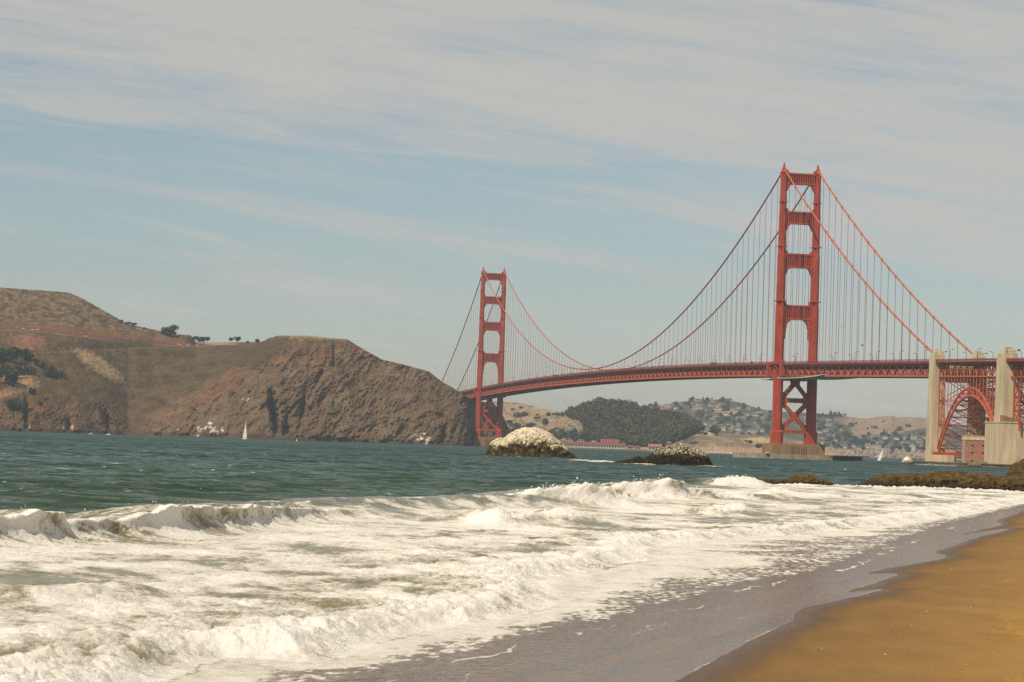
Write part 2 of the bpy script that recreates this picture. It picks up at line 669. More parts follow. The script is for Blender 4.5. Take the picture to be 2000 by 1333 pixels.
def sea_material():
    m, nt, N, L, P = mat_nodes('sea_water_and_foam')

    def attr(nm, out):
        a = N.new('ShaderNodeAttribute')
        a.attribute_name = nm
        return a.outputs[out]

    def mth(op, a, b, clamp=False):
        o = N.new('ShaderNodeMath')
        o.operation = op
        o.use_clamp = clamp
        for i, v in enumerate((a, b)):
            if isinstance(v, (int, float)):
                o.inputs[i].default_value = v
            else:
                L.new(v, o.inputs[i])
        return o.outputs[0]

    def vmth(op, a, b):
        o = N.new('ShaderNodeVectorMath')
        o.operation = op
        for i, v in enumerate((a, b)):
            if v is None:
                continue
            if isinstance(v, tuple):
                o.inputs[i].default_value = v
            elif op == 'SCALE' and i == 1:
                L.new(v, o.inputs['Scale'])
            else:
                L.new(v, o.inputs[i])
        return o.outputs[0]

    tc = N.new('ShaderNodeTexCoord')

    def noise(scale, det, rough, stretch=(1, 1, 1), dist=0.0, out=0):
        mp = N.new('ShaderNodeMapping')
        mp.inputs['Scale'].default_value = stretch
        mp.inputs['Rotation'].default_value = (0, 0, R(12))
        L.new(tc.outputs['Object'], mp.inputs[0])
        t = N.new('ShaderNodeTexNoise')
        t.inputs['Scale'].default_value = scale
        t.inputs['Detail'].default_value = det
        t.inputs['Roughness'].default_value = rough
        t.inputs['Distortion'].default_value = dist
        L.new(mp.outputs[0], t.inputs[0])
        return t.outputs[out]

    foam_a = attr('foam', 'Fac')
    fine = noise(4.2, 8, 0.75, (1, 1, 1), 0.5)
    lacy = noise(1.0, 7, 0.7, (1, 1, 1), 1.4)
    f = mth('ADD', foam_a, mth('MULTIPLY', mth('SUBTRACT', fine, 0.5), 0.9))
    f = mth('ADD', f, mth('MULTIPLY', mth('SUBTRACT', lacy, 0.5), 0.85))
    mr = N.new('ShaderNodeMapRange')
    mr.interpolation_type = 'SMOOTHSTEP'
    mr.inputs[1].default_value, mr.inputs[2].default_value = 0.28, 0.62
    L.new(f, mr.inputs[0])
    mask = mr.outputs[0]
    # thin foam is greyer, thick foam white
    cr = N.new('ShaderNodeValToRGB')
    e = cr.color_ramp.elements
    e[0].position, e[0].color = 0.38, (0.37, 0.33, 0.245, 1)
    e[1].position, e[1].color = 1.0, (0.81, 0.77, 0.69, 1)
    k = e.new(0.70)
    k.color = (0.68, 0.635, 0.545, 1)
    L.new(f, cr.inputs[0])
    # water: facets of every size tilt the normal
    P.inputs['IOR'].default_value = 1.333
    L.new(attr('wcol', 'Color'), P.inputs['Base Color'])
    L.new(attr('wrough', 'Fac'), P.inputs['Roughness'])
    L.new(attr('wspec', 'Fac'), P.inputs['Specular IOR Level'])
    geo = N.new('ShaderNodeNewGeometry')

    def tilt(scale, det, rough, stretch, amp, dist=0.0, shoreward=False):
        c = noise(scale, det, rough, stretch, dist, 1)
        v = vmth('MULTIPLY', vmth('SUBTRACT', c, (.5, .5, .5)), (1.0, 1.0, 0.0))
        if shoreward:            # wave fronts steepen towards the beach
            sp = N.new('ShaderNodeSeparateXYZ')
            L.new(v, sp.inputs[0])
            cb = N.new('ShaderNodeCombineXYZ')
            L.new(sp.outputs[0], cb.inputs[0])
            L.new(mth('MULTIPLY', mth('ADD', mth('ABSOLUTE', sp.outputs[1], 0.0), 0.022), -1.0), cb.inputs[1])
            v = cb.outputs[0]
        return vmth('SCALE', v, amp)
    n_off = tilt(0.06, 11, 0.78, (1.0, 1.7, 1), attr('wrip', 'Fac'), 0.3, True)
    n_fine = tilt(5.0, 7, 0.8, (0.8, 1.6, 1), attr('wfine', 'Fac'))
    nn = vmth('ADD', vmth('ADD', geo.outputs['Normal'], n_off), n_fine)
    nn = vmth('NORMALIZE', nn, None)
    L.new(nn, P.inputs['Normal'])
    # foam
    D = N.new('ShaderNodeBsdfPrincipled')
    L.new(cr.outputs[0], D.inputs['Base Color'])
    D.inputs['Roughness'].default_value = 0.9
    D.inputs['Specular IOR Level'].default_value = 0.1
    bf = N.new('ShaderNodeBump')
    bf.inputs['Distance'].default_value = 0.12
    bf.inputs['Strength'].default_value = 0.8
    L.new(mth('ADD', fine, lacy), bf.inputs['Height'])
    L.new(bf.outputs[0], D.inputs['Normal'])
    mx = N.new('ShaderNodeMixShader')
    L.new(mask, mx.inputs[0])
    L.new(P.outputs[0], mx.inputs[1])
    L.new(D.outputs[0], mx.inputs[2])
    L.new(mx.outputs[0], N['Material Output'].inputs[0])
    return m


M['sea'] = sea_material()

# breakers: crest points (photo column, metres ahead, height), back width, front width, shoreward lean
WAVES = [
    ([(-300, 97, 1.2), (-100, 103, 1.45), (0, 107, 1.5), (65, 110, 1.6), (100, 112, 1.05), (200, 116, 1.05), (260, 118.5, 1.35), (320, 122, 1.65), (380, 127, 1.45), (420, 130, 1.25), (455, 133, 1.4), (500, 139, 1.2), (560, 147, .95), (640, 158, .6), (740, 172, .25)], 6.5, 1.25, 0.7, 'streak'),
    ([(520, 160, .2), (590, 168, .8), (700, 180, .9), (850, 191, .8), (960, 200, 1.0), (1050, 207, .9), (1090, 210, .3)], 7.0, 3.0, 0.3, 'film'),
    ([(950, 206, .4), (1040, 211, 1.3), (1120, 215, 1.8), (1160, 217, 1.6), (1200, 219, .9), (1260, 224, .2)], 7.0, 1.8, 0.8, 'break'),
    ([(1130, 249, .6), (1200, 253, 1.4), (1280, 257, 2.0), (1305, 259, 2.05), (1325, 261, 1.15), (1400, 266, .8), (1500, 272, .5), (1580, 277, .15)], 8.0, 1.8, 0.8, 'streak'),
    ([(1380, 370, .4), (1430, 378, 1.2), (1460, 381, 1.2), (1478, 384, .7), (1500, 388, .1)], 9.0, 2.5, 0.5, 'break'),
    ([(920, 158, .2), (965, 160, 1.0), (1000, 161, .6), (1040, 163, .6), (1100, 165, 1.05), (1160, 168, .5), (1210, 171, .1)], 3.5, 1.5, 0.3, 'break'),
    ([(1360, 196, .1), (1400, 198, .85), (1440, 200, .8), (1490, 204, .1)], 4.0, 1.8, 0.3, 'break'),
    ([(1470, 300, .3), (1512, 300, .8), (1560, 303, .4), (1640, 310, .2)], 6.0, 2.5, 0.3, 'break'),
    ([(1700, 300, .2), (1780, 312, .5), (1850, 322, .3), (1920, 330, .1)], 6.0, 2.5, 0.3, 'break'),
    ([(-80, 72, .3), (60, 73, .5), (150, 74.5, .5), (200, 75.5, .35), (240, 76.5, .42), (330, 80, .15)], 2.6, 1.2, 0.2, 'break'),
]
FOAM_SPOTS = [  # white water: photo column, metres ahead, half width, half depth
    (1150, 830, 9, 22, .8), (1185, 795, 11, 18, 1.0), (1235, 765, 11, 13, 1.0), (1270, 742, 9, 7, .9), (1400, 742, 9, 8, .7), (1100, 948, 10, 14, .6), (1000, 952, 10, 10, .45),
    (1822, 1545, 11, 34, .95), (1850, 1535, 9, 30, .85), (1958, 1470, 10, 40, .95), (1978, 1440, 9, 40, .95),
    (1500, 402, 3, 3, .8), (1560, 396, 3, 4, .9), (1600, 398, 5, 3, .7), (1700, 400, 8, 4, .8), (1800, 402, 12, 5, .9), (1920, 404, 14, 5, .9)]


def build_sea():
    px = CAM_H * F * 0.512          # metres * pixel (1024 wide) from the horizon
    dep = np.concatenate([np.arange(640, 330, -2.5), np.arange(330, 172, -.42), np.arange(172, 42, -.21), np.arange(42, 6, -.17), np.arange(6, 1.72, -.2)])
    r = px / dep
    az = np.concatenate([np.linspace(-.62, -.275, 60), np.linspace(-.272, .272, 1000), np.linspace(.275, .4, 24)])
    nr, nc = len(r), len(az)
    RR, AZ = np.meshgrid(r, az, indexing='ij')
    X = (RR * np.sin(AZ)).ravel()
    Y = (RR * np.cos(AZ)).ravel()
    n = len(X)
    rad = RR.ravel()
    P = np.stack([X, Y], 1)
    near = rad < 470
    Pn = P[near]
    sE = np.full(n, 300.0)
    sB = np.full(n, 300.0)
    sL = np.full(n, 300.0)
    sF = np.full(n, 300.0)
    Ls = np.full(n, -300.0)
    arcB = np.zeros(n)
    wob = fbm(Pn[:, 0] / 1.3, Pn[:, 1] / 3.0, 3, 5)
    sE[near] = signed(Pn, EDGE)[0] + .10 * wob
    Ls[near] = -signed(Pn, SHORE)[0]
    b, arc = signed(Pn, BORE)
    sB[near] = b + .35 * fbm(Pn[:, 0] / .8, Pn[:, 1] / 1.2, 4, 9)
    arcB[near] = arc
    sL[near] = signed(Pn, LACE)[0] + 0.8 * fbm(Pn[:, 0] / 1.2, Pn[:, 1] / 4, 3, 15)
    d, sg, _ = seg_dist(Pn, FOAML)
    sF[near] = d * sg + 6 * fbm(Pn[:, 0] / 14, Pn[:, 1] / 22, 3, 21)
    # ---- open-water chop (crests lie across the wind)
    th = R(14)
    U = X * math.cos(th) + Y * math.sin(th)
    W = -X * math.sin(th) + Y * math.cos(th)
    amp_far = 1 - sm(rad, 500, 2200)
    chop = .50 * ridged(U / 17, W / 7.5, 3, 31) + .20 * ridged(U / 6.5 + 5, W / 2.8, 2, 37) * (1 - sm(rad, 200, 600)) + .30 * fbm(U / 40, W / 24, 2, 43)
    chop = chop * (.35 + .65 * amp_far)
    off = sm(sF, -4, 8)
    z = off * chop * sm(sF, -5, 30)
    # ---- foam zone between the breakers and the bore
    inner = sm(sB, 0, .9) * (1 - off)
    hum = sm(fbm(U / 9, W / 14, 3, 53), -.2, .35)
    calm = .12 * fbm(U / 5, W / 5, 3, 51) + (.04 + .09 * hum) * (billow(X / 1.5, Y / 1.8, 5, 57) - .45)
    z = z + inner * calm
    # ---- coverage of the inner foam: streaky holes
    hole = fbm(U / 3.6, W / 7.5, 4, 61)
    hole2 = fbm(U / 14, W / 30, 3, 67)
    hole3 = fbm(U / 1.1, W / 2.4, 3, 69)
    cov = (.63 + .64 * hole + .48 * hole2 + .30 * hole3 + .16 * (hum - .4)) * (1 - off)
    # outside: almost none, a few whitecaps
    cap = ridged(U / 9, W / 5, 3, 31)
    cov = cov + off * (.55 * sm(cap, .80, .93) * sm(fbm(U / 60, W / 60, 2, 71), .12, .35) + .10)
    # film behind the break
    film = np.exp(-((sF - 4) / 9) ** 2)
    cov = np.maximum(cov, film * (.30 + .7 * fbm(U / 7, W / 10, 4, 73)))
    dist = np.minimum(rad, 3000)
    teal = np.array([.012, .041, .032])
    green = np.array([.026, .052, .027])
    olive = np.array([.165, .148, .078])
    t = sm(rad, 130, 520)
    patch = np.clip(.5 + .9 * fbm(U / 90, W / 130, 3, 77), 0, 1)
    wc = green + (teal - green) * t[:, None]
    wc = wc * (.6 + .8 * patch[:, None])
    wc = mixc(wc, olive, 1 - off)
    # ---- breakers
    for pts, wb, wf, lean, kind in WAVES:
        p = np.array(pts, float)
        line = wp(p[:, 0], p[:, 1])
        lo, hi = line.min(0) - 30, line.max(0) + 30
        k = np.where((X > lo[0]) & (X < hi[0]) & (Y > lo[1]) & (Y < hi[1]))[0]
        Q = P[k]
        wig = .45 * fbm(Q[:, 0] / 5.5, Q[:, 1] / 8, 3, 83)
        d, sg, arc = seg_dist(Q, line)
        acc = np.concatenate([[0], np.cumsum(np.hypot(*np.diff(line, axis=0).T))])
        H = np.interp(arc, acc, p[:, 2])
        endm = sm(arc, 0, 2) * sm(acc[-1] - arc, 0, 2)
        d = d * -sg + wig          # shoreward positive
        wfl = wf * (.75 + .5 * H / max(p[:, 2].max(), .1))
        prof = np.where(d < 0, np.exp(-(d / wb) ** 2), .62 * np.exp(-(d / (.75 * wfl)) ** 2) + .38 * np.exp(-np.maximum(d, 0) / (1.5 * wfl)))
        # a hollow at the foot of the face
        prof = prof - .06 * np.exp(-((d - 2.2 * wfl) / (1.4 * wfl)) ** 2)
        Hn = H * (1 + .30 * fbm(arc / 2.2, arc * 0 + 3, 3, 91)) * endm
        rag = np.exp(-((d - .1) / (.7 * wfl)) ** 2)
        brk = sm(fbm(arc / 4.5, arc * 0 + 9, 2, 95), -.15, .25) if kind == 'streak' else 1.0
        dz = Hn * prof + rag * Hn * (.05 + .13 * brk) * (billow(arc / 1.1, d / 1.1 + z[k], 4, 97) - .45)
        z[k] = np.maximum(z[k], 0) * 0 + z[k] * (1 - prof * .7) + dz
        # lean the crest shoreward (towards the viewer)
        push = lean * Hn * np.clip(prof, 0, 1) ** 3
        nx, ny = np.gradient(line[:, 0]), np.gradient(line[:, 1])
        tx, ty = np.interp(arc, acc, nx), np.interp(arc, acc, ny)
        tl = np.hypot(tx, ty)
        X[k] += push * ty / tl
        Y[k] -= push * tx / tl
        face = np.clip(prof, 0, 1) * (d > -.4) * np.clip(H / .9, 0, 1) * endm
        back = np.clip(prof, 0, 1) * (d <= -.4) * np.clip(H / .9, 0, 1) * endm
        if kind == 'streak':
            # foam drawn out into lines that run from the crest down and along the face
            sk = arc - (1.15 + .5 * fbm(arc / 9, d * 0, 2, 99)) * np.maximum(d, 0) * 1.6 + .5 * fbm(arc / 1.6, d / 1.4, 3, 100)
            lace = ridged(sk / .8, d / 7.0, 3, 101, .6)
            blot = fbm(arc / 1.1, d / 1.0, 4, 102)
            big = fbm(arc / 4.5, d / 7, 2, 103)
            c = .42 + .50 * lace + .65 * blot * np.exp(-np.maximum(d, 0) / 2.0) + .55 * big + .60 * brk * np.exp(-((d - .0) / (.5 * wfl)) ** 2) * sm(H, .8, 1.4)
            c = c + .25 * sm(d, 2.0 * wfl, 4.5 * wfl)
            fm = np.clip(face + (d > -.4) * np.exp(-(d / (4.0 * wfl)) ** 2) * endm * sm(H, .3, .8) * .9, 0, 1)
            cov[k] = cov[k] * (1 - fm) + c * fm
            cov[k] = cov[k] * (1 - back * .7) + (.22 + .55 * blot + .3 * lace) * back * .7
            wc[k] = mixc(wc[k], (.30, .28, .085), np.clip(face * sm(z[k], .55 * H, 1.0 * H) * 1.1, 0, 1))  # crest-top yellow-green: sunlight shining through the water, put into its colour
            wc[k] = mixc(wc[k], (.19, .17, .095), np.clip(fm * (1 - sm(z[k], .4 * H, .9 * H)), 0, 1))
        elif kind == 'film':
            lace = fbm(arc / 2.4 + d * .3, d / 2.2, 4, 101)
            m_ = np.clip(prof, 0, 1) * endm
            cov[k] = cov[k] * (1 - m_) + (.34 + .8 * lace) * m_
            wc[k] = mixc(wc[k], (.12, .135, .11), m_ * .8)
        else:
            m_ = np.clip(face * 1.6, 0, 1) * sm(H, .2, .7)
            cov[k] = np.maximum(cov[k], m_ * (.92 + .5 * fbm(arc / 1.2, d / 1.2, 4, 105)))
            z[k] += m_ * .22 * (billow(arc / 1.3, d / 1.5, 5, 107) - .4) * np.clip(H, .3, 1.4)
            cov[k] = cov[k] * (1 - back * .5) + (.35 + .8 * fbm(arc / 1.5, d / 3, 4, 109)) * back * .5
    # ---- white water round rocks
    for cx, D, a, bb, s in FOAM_SPOTS:
        c = wp(cx, D)
        g = np.exp(-((X - c[0]) / a) ** 2 - ((Y - c[1]) / bb) ** 2)
        cov = np.maximum(cov, g * (s + .8 * fbm(X / 2.0, Y / 5.0, 3, 111)))
        z += g * s * .35 * np.clip(ridged(X / 1.6, Y / 2.5, 3, 113), 0, 1)
    # ---- the bore running up the beach
    bh = .26 + .34 * np.clip(1 - rad / 130, 0, 1) + .18 * fbm(arcB / 9, arcB * 0, 2, 121)
    edge = sm(sB, -.05, 1.9)
    band = edge * np.exp(-np.maximum(sB, 0) / 5.0)
    turb = 2 * billow(X / 1.5 + .3 * fbm(X, Y, 2, 129), Y / 2.0, 5, 131, .48) - .9
    fing = ridged(X / .42, Y / .7, 3, 137)
    z = z + band * bh * (.90 + .42 * turb + .10 * fing) + edge * np.exp(-np.maximum(sB, 0) / 16) * .14 * turb
    cov = np.where(sB > -.1, np.maximum(cov, np.clip(sm(sB, -.08, .25) * np.exp(-np.maximum(sB, 0) / 5.0) * 1.5, 0, 1) * (.74 + .30 * turb + .55 * hole + .35 * hole3)), cov)
    # ---- between bore and lace edge: sheets of flat foam and brown lace
    mid = (1 - sm(sB, -.12, .12))
    w_ = np.clip(-sB / np.maximum(-sB + np.maximum(sL, 0), .3), 0, 1)     # 0 at the bore, 1 at the lace edge
    sheet = sm(.62 - w_ + .55 * fbm(arcB / 5.5, sB / 9, 3, 141), .0, .25)
    lacefine = fbm(X / .30, Y / .75, 4, 143, .65)
    c_sheet = .74 + .22 * fbm(X / 1.4, Y / 5, 3, 147)
    c_lace = .43 + 1.25 * lacefine + .40 * fbm(X / 2, Y / 5, 2, 149)
    c_mid = lerp(c_lace, c_sheet, sheet) * sm(sL, -.25, .5)
    # thin foam lines left by earlier waves
    for off_, wd, am, sd in ((-.9, .10, .75, 151), (-2.3, .07, .5, 153), (-3.9, .06, .38, 155)):
        ln = sL - off_ + .9 * fbm(arcB / 12, arcB * 0, 2, sd)
        c_mid = np.maximum(c_mid, np.exp(-(ln / wd) ** 2) * am * sm(fbm(arcB / 8, arcB * 0 + 5, 2, sd + 1), -.25, .2))
    c_mid = np.maximum(c_mid, .10 + .16 * fbm(X / .5, Y / 2, 3, 157))
    # bright rim on the tongue edges
    rim = np.exp(-((sE - .07) / .06) ** 2) * sm(fbm(X / 3, Y / 6, 2, 159), -.1, .25) * .55
    c_mid = np.maximum(c_mid, rim)
    cov = lerp(cov, c_mid, mid)
    wet = np.array([.140, .080, .042])
    wc = mixc(wc, wet, mid)
    # ---- water level over the beach
    zs = sand_z(P, Ls)
    film_t = np.where(sE > 0, .014 + .02 * np.minimum(sE, 6), -.05 + .3 * np.maximum(sE, -1.0))
    tex = .004 * ridged(X / .5, Y / .9, 3, 161) + .010 * sheet * sm(sL, 0, 1)
    zshore = zs + film_t + tex * sm(sE, .05, .8)
    lvl = np.where(near, zshore, 0)
    bed = 1 - sm(sB, .0, 2.0)
    base = np.where(near, np.maximum(zshore, -.12), 0)
    z = np.where(near, z * (1 - bed) + bed * (z * edge) + base * bed, z)
    nearlace = mid * (1 - sm(sL, -5.5, .5) * 0) * np.exp(-np.maximum(-sL, 0) / 3.0)
    rough = lerp(np.full(n, .14), .16, mid)
    rip = off * lerp(4.0, 6.0, sm(rad, 200, 1200)) + (1 - off) * 1.4
    rip = lerp(rip, .10, mid)
    ripf = lerp(.6, .85 + 1.3 * nearlace, mid)
    ripf = ripf * (1 - off) + .5 * off
    spec = lerp(lerp(np.full(n, .42), .21, off), .24, mid)
    bandn = fbm(arcB / 30, sL / .9, 4, 171)
    spec = spec * (1 + 1.3 * bandn * mid)
    wc = wc * (1 - .75 * np.clip(bandn, -.6, .8) * mid)[:, None]
    spec = lerp(spec, .12, nearlace * .9)
    wc = mixc(wc, (.105, .058, .024), nearlace * .75)
    V = np.stack([X, Y, z], 1)
    keep = sE > -.6
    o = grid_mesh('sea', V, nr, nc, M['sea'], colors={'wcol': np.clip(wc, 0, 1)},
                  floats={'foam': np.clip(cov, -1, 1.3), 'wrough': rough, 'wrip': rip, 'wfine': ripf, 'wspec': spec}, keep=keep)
    tag(o, kind='structure')
    return P, sB, cov, z, arcB


SEA = build_sea()


# ------------------------------------------------------------------ spray thrown up by breakers and bore


def build_spray():
    mb_v, mb_f = [], []
    oct_v = np.array([(1, 0, 0), (-1, 0, 0), (0, 1, 0), (0, -1, 0), (0, 0, 1), (0, 0, -1)], float)
    oct_f = np.array([(0, 2, 4), (2, 1, 4), (1, 3, 4), (3, 0, 4), (2, 0, 5), (1, 2, 5), (3, 1, 5), (0, 3, 5)])
    pos, rad = [], []
    for pts, wb, wf, lean, kind in WAVES:
        p = np.array(pts, float)
        line = wp(p[:, 0], p[:, 1])
        acc = np.concatenate([[0], np.cumsum(np.hypot(*np.diff(line, axis=0).T))])
        n = int(acc[-1] * (34 if kind == 'break' else 14))
        s = rng.random(n) * acc[-1]
        H = np.interp(s, acc, p[:, 2])
        clump = fbm(s / 1.3, s * 0, 3, 201)
        k = (H > .55) & (clump > (.0 if kind == 'break' else .22))
        if kind == 'film':
            k[:] = False
        s, H, clump = s[k], H[k], clump[k]
        x = np.interp(s, acc, line[:, 0])
        y = np.interp(s, acc, line[:, 1])
        up = np.abs(rng.normal(0, .13, len(s))) * (.5 + 2 * np.clip(clump, 0, 1)) * H
        D = np.hypot(x, y)
        pos.append(np.stack([x + rng.normal(0, .35, len(s)), y - lean * H * .8 + rng.normal(0, .5, len(s)), H * .97 + up], 1))
        rad.append(D * (.00010 + .00026 * rng.random(len(s)) ** 3))
    P, sB, cov, z, arcB = SEA
    band = np.where((sB > .0) & (sB < 2.6) & (np.hypot(P[:, 0], P[:, 1]) < 210))[0]
    w = np.exp(-sB[band] / 1.0)
    pick = rng.choice(band, 6000, replace=True, p=w / w.sum())
    q = P[pick]
    cl = fbm(arcB[pick] / 1.1, arcB[pick] * 0, 3, 205)
    kk = cl > -.05
    q, pick, cl = q[kk], pick[kk], cl[kk]
    up = np.abs(rng.normal(0, .09, len(q))) * (.4 + 2.4 * np.clip(cl, 0, 1))
    D = np.hypot(q[:, 0], q[:, 1])
    pos.append(np.stack([q[:, 0] + rng.normal(0, .1, len(q)), q[:, 1] + rng.normal(0, .15, len(q)), z[pick] + .02 + up], 1))
    rad.append(D * (.00010 + .00022 * rng.random(len(q)) ** 3))
    pos, rad = np.vstack(pos), np.concatenate(rad)
    n = len(pos)
    sc = rad[:, None] * (0.6 + .8 * rng.random((n, 3)))
    V = (pos[:, None, :] + oct_v[None] * sc[:, None, :]).reshape(-1, 3)
    Fc = (oct_f[None] + (np.arange(n) * 6)[:, None, None]).reshape(-1, 3)
    me = bpy.data.meshes.new('sea_spray')
    me.from_pydata(V.tolist(), [], Fc.tolist())
    me.materials.append(noise_mat('spray_drops', (.86, .84, .80), .04, 1, .8))
    o = bpy.data.objects.new('sea_spray', me)
    COL.objects.link(o)
    tag(o, 'white spray thrown up along the breaking wave crests and the foam front', 'spray', kind='stuff')


build_spray()


# ------------------------------------------------------------------ the beach


def sand_material():
    m, nt, N, L, P = mat_nodes('beach_sand')
    at = N.new('ShaderNodeAttribute')
    at.attribute_name = 'damp'
    tc = N.new('ShaderNodeTexCoord')

    def noise(scale, det, rough, stretch=(1, 1, 1)):
        mp = N.new('ShaderNodeMapping')
        mp.inputs['Scale'].default_value = stretch
        mp.inputs['Rotation'].default_value = (0, 0, R(-14))
        L.new(tc.outputs['Object'], mp.inputs[0])
        t = N.new('ShaderNodeTexNoise')
        t.inputs['Scale'].default_value = scale
        t.inputs['Detail'].default_value = det
        t.inputs['Roughness'].default_value = rough
        L.new(mp.outputs[0], t.inputs[0])
        return t.outputs[0]

    streaks = noise(1.1, 7, .68, (1.0, .16, 1))
    grain = noise(20, 6, .85)
    dry = (.335, .185, .042, 1)
    mid = (.215, .113, .026, 1)
    wet = (.100, .052, .018, 1)
    cr = N.new('ShaderNodeValToRGB')
    e = cr.color_ramp.elements
    e[0].position, e[0].color = 0.0, dry
    e[1].position, e[1].color = 1.0, wet
    k = e.new(.45)
    k.color = mid
    ad = N.new('ShaderNodeMath')
    ad.operation = 'MULTIPLY_ADD'
    L.new(streaks, ad.inputs[0])
    ad.inputs[1].default_value = .34
    L.new(at.outputs['Fac'], ad.inputs[2])
    ad2 = N.new('ShaderNodeMath')
    ad2.operation = 'SUBTRACT'
    L.new(ad.outputs[0], ad2.inputs[0])
    ad2.inputs[1].default_value = .16
    L.new(ad2.outputs[0], cr.inputs[0])
    mr = N.new('ShaderNodeMapRange')
    mr.inputs[1].default_value, mr.inputs[2].default_value = .34, .66
    mr.inputs[3].default_value, mr.inputs[4].default_value = .62, 1.38
    L.new(grain, mr.inputs[0])
    vm = N.new('ShaderNodeVectorMath')
    vm.operation = 'SCALE'
    L.new(cr.outputs[0], vm.inputs[0])
    L.new(mr.outputs[0], vm.inputs['Scale'])
    L.new(vm.outputs[0], P.inputs['Base Color'])
    rr = N.new('ShaderNodeMapRange')
    rr.inputs[1].default_value, rr.inputs[2].default_value = .6, 1.15
    rr.inputs[3].default_value, rr.inputs[4].default_value = .85, .32
    L.new(at.outputs['Fac'], rr.inputs[0])
    L.new(rr.outputs[0], P.inputs['Roughness'])
    P.inputs['Specular IOR Level'].default_value = .3
    bp = N.new('ShaderNodeBump')
    bp.inputs['Distance'].default_value = .02
    L.new(grain, bp.inputs['Height'])
    bp2 = N.new('ShaderNodeBump')
    bp2.inputs['Distance'].default_value = .05
    bp2.inputs['Strength'].default_value = .5
    L.new(streaks, bp2.inputs['Height'])
    L.new(bp.outputs[0], bp2.inputs['Normal'])
    L.new(bp2.outputs[0], P.inputs['Normal'])
    return m


M['sand'] = sand_material()


def build_beach():
    yy = np.concatenate([np.arange(-30, 34, 4.0), np.arange(34, 90, .32), np.arange(90, 330, 1.0), np.arange(330, 460, 3)])
    tt = np.concatenate([np.arange(-60, -16, 4), np.arange(-16, 30, .28), np.arange(30, 75, 2), np.arange(75, 160, 6)])
    s = SHORE[np.argsort(SHORE[:, 1])]
    xs = np.interp(yy, s[:, 1], s[:, 0])
    k = np.ones(9) / 9
    xs = np.convolve(np.pad(xs, 4, mode='edge'), k, 'valid')
    Xg = xs[:, None] + tt[None]
    Yg = np.broadcast_to(yy[:, None], Xg.shape)
    P = np.stack([Xg.ravel(), Yg.ravel()], 1)
    L = -signed(P, SHORE)[0]
    E = -signed(P, EDGE)[0]
    z = sand_z(P, L)
    dry = sm(L, 1.5, 6)
    z = z + dry * (.05 * fbm(P[:, 0] / 4, P[:, 1] / 9, 3, 301) + .02 * fbm(P[:, 0] / .9, P[:, 1] / 2.5, 3, 303))
    # footprints
    fp = on_water(np.array([1962, 1975, 1985, 1994, 1970, 1988, 2003, 1998, 1992]), np.array([1172, 1178, 1190, 1195, 1202, 1204, 1215, 1290, 1318]), 1.0)
    for q in fp:
        d2 = ((P[:, 0] - q[0]) / .5) ** 2 + ((P[:, 1] - q[1]) / .8) ** 2
        z = z - .22 * np.exp(-d2) + .05 * np.exp(-(d2 - 2.2) ** 2)
    damp = 1.12 - .62 * sm(E, -.1, 2.2) - .38 * sm(E, 1.5, 9) + .16 * fbm(P[:, 0] / 1.5, P[:, 1] / 5, 3, 305)
    damp = np.where(E < 0, 1.1, damp)
    o = grid_mesh('beach', np.stack([P[:, 0], P[:, 1], z], 1), len(yy), len(tt), M['sand'], floats={'damp': damp})
    tag(o, kind='structure')


build_beach()


def build_shells():
    pr = MB()
    v = [(math.cos(a) * (1 if i % 2 else .75), math.sin(a) * (.8 if i % 3 else 1), 0) for i, a in enumerate(np.arange(8) * math.pi / 4)]
    v += [(x * .55, y * .55, .35) for x, y, _ in v] + [(0, 0, .45)]
    f = [(i, (i + 1) % 8, 8 + (i + 1) % 8, 8 + i) for i in range(8)] + [(8 + i, 8 + (i + 1) % 8, 16) for i in range(8)] + [tuple(range(7, -1, -1))]
    pr.add(v, f)
    me = pr.mesh('shell_fragment', M['shell'])
    for x, y in ((1751, 1179), (1743, 1223), (1781, 1223), (1859, 1112), (1921, 1143), (1924, 1132), (1810, 1196), (1896, 1188), (1729, 1280), (1605, 1268), (1887, 1300), (1968, 1135), (1974, 1131)):
        q = on_water(x, y, .6)
        for _ in range(6):
            zz = float(sand_z(np.array([q[:2]]))[0])
            q = on_water(x, y, zz)
        o = bpy.data.objects.new('shell_fragment', me)
        COL.objects.link(o)
        o.location = (q[0], q[1], zz + .02)
        o.rotation_euler = (0, 0, random.random() * 6)
        o.scale = [.018 + .014 * random.random()] * 3
        tag(o, 'tiny pale shell fragment lying on the brown sand', 'shell', 'shell fragments scattered on the sand')


build_shells()


# ------------------------------------------------------------------ hills


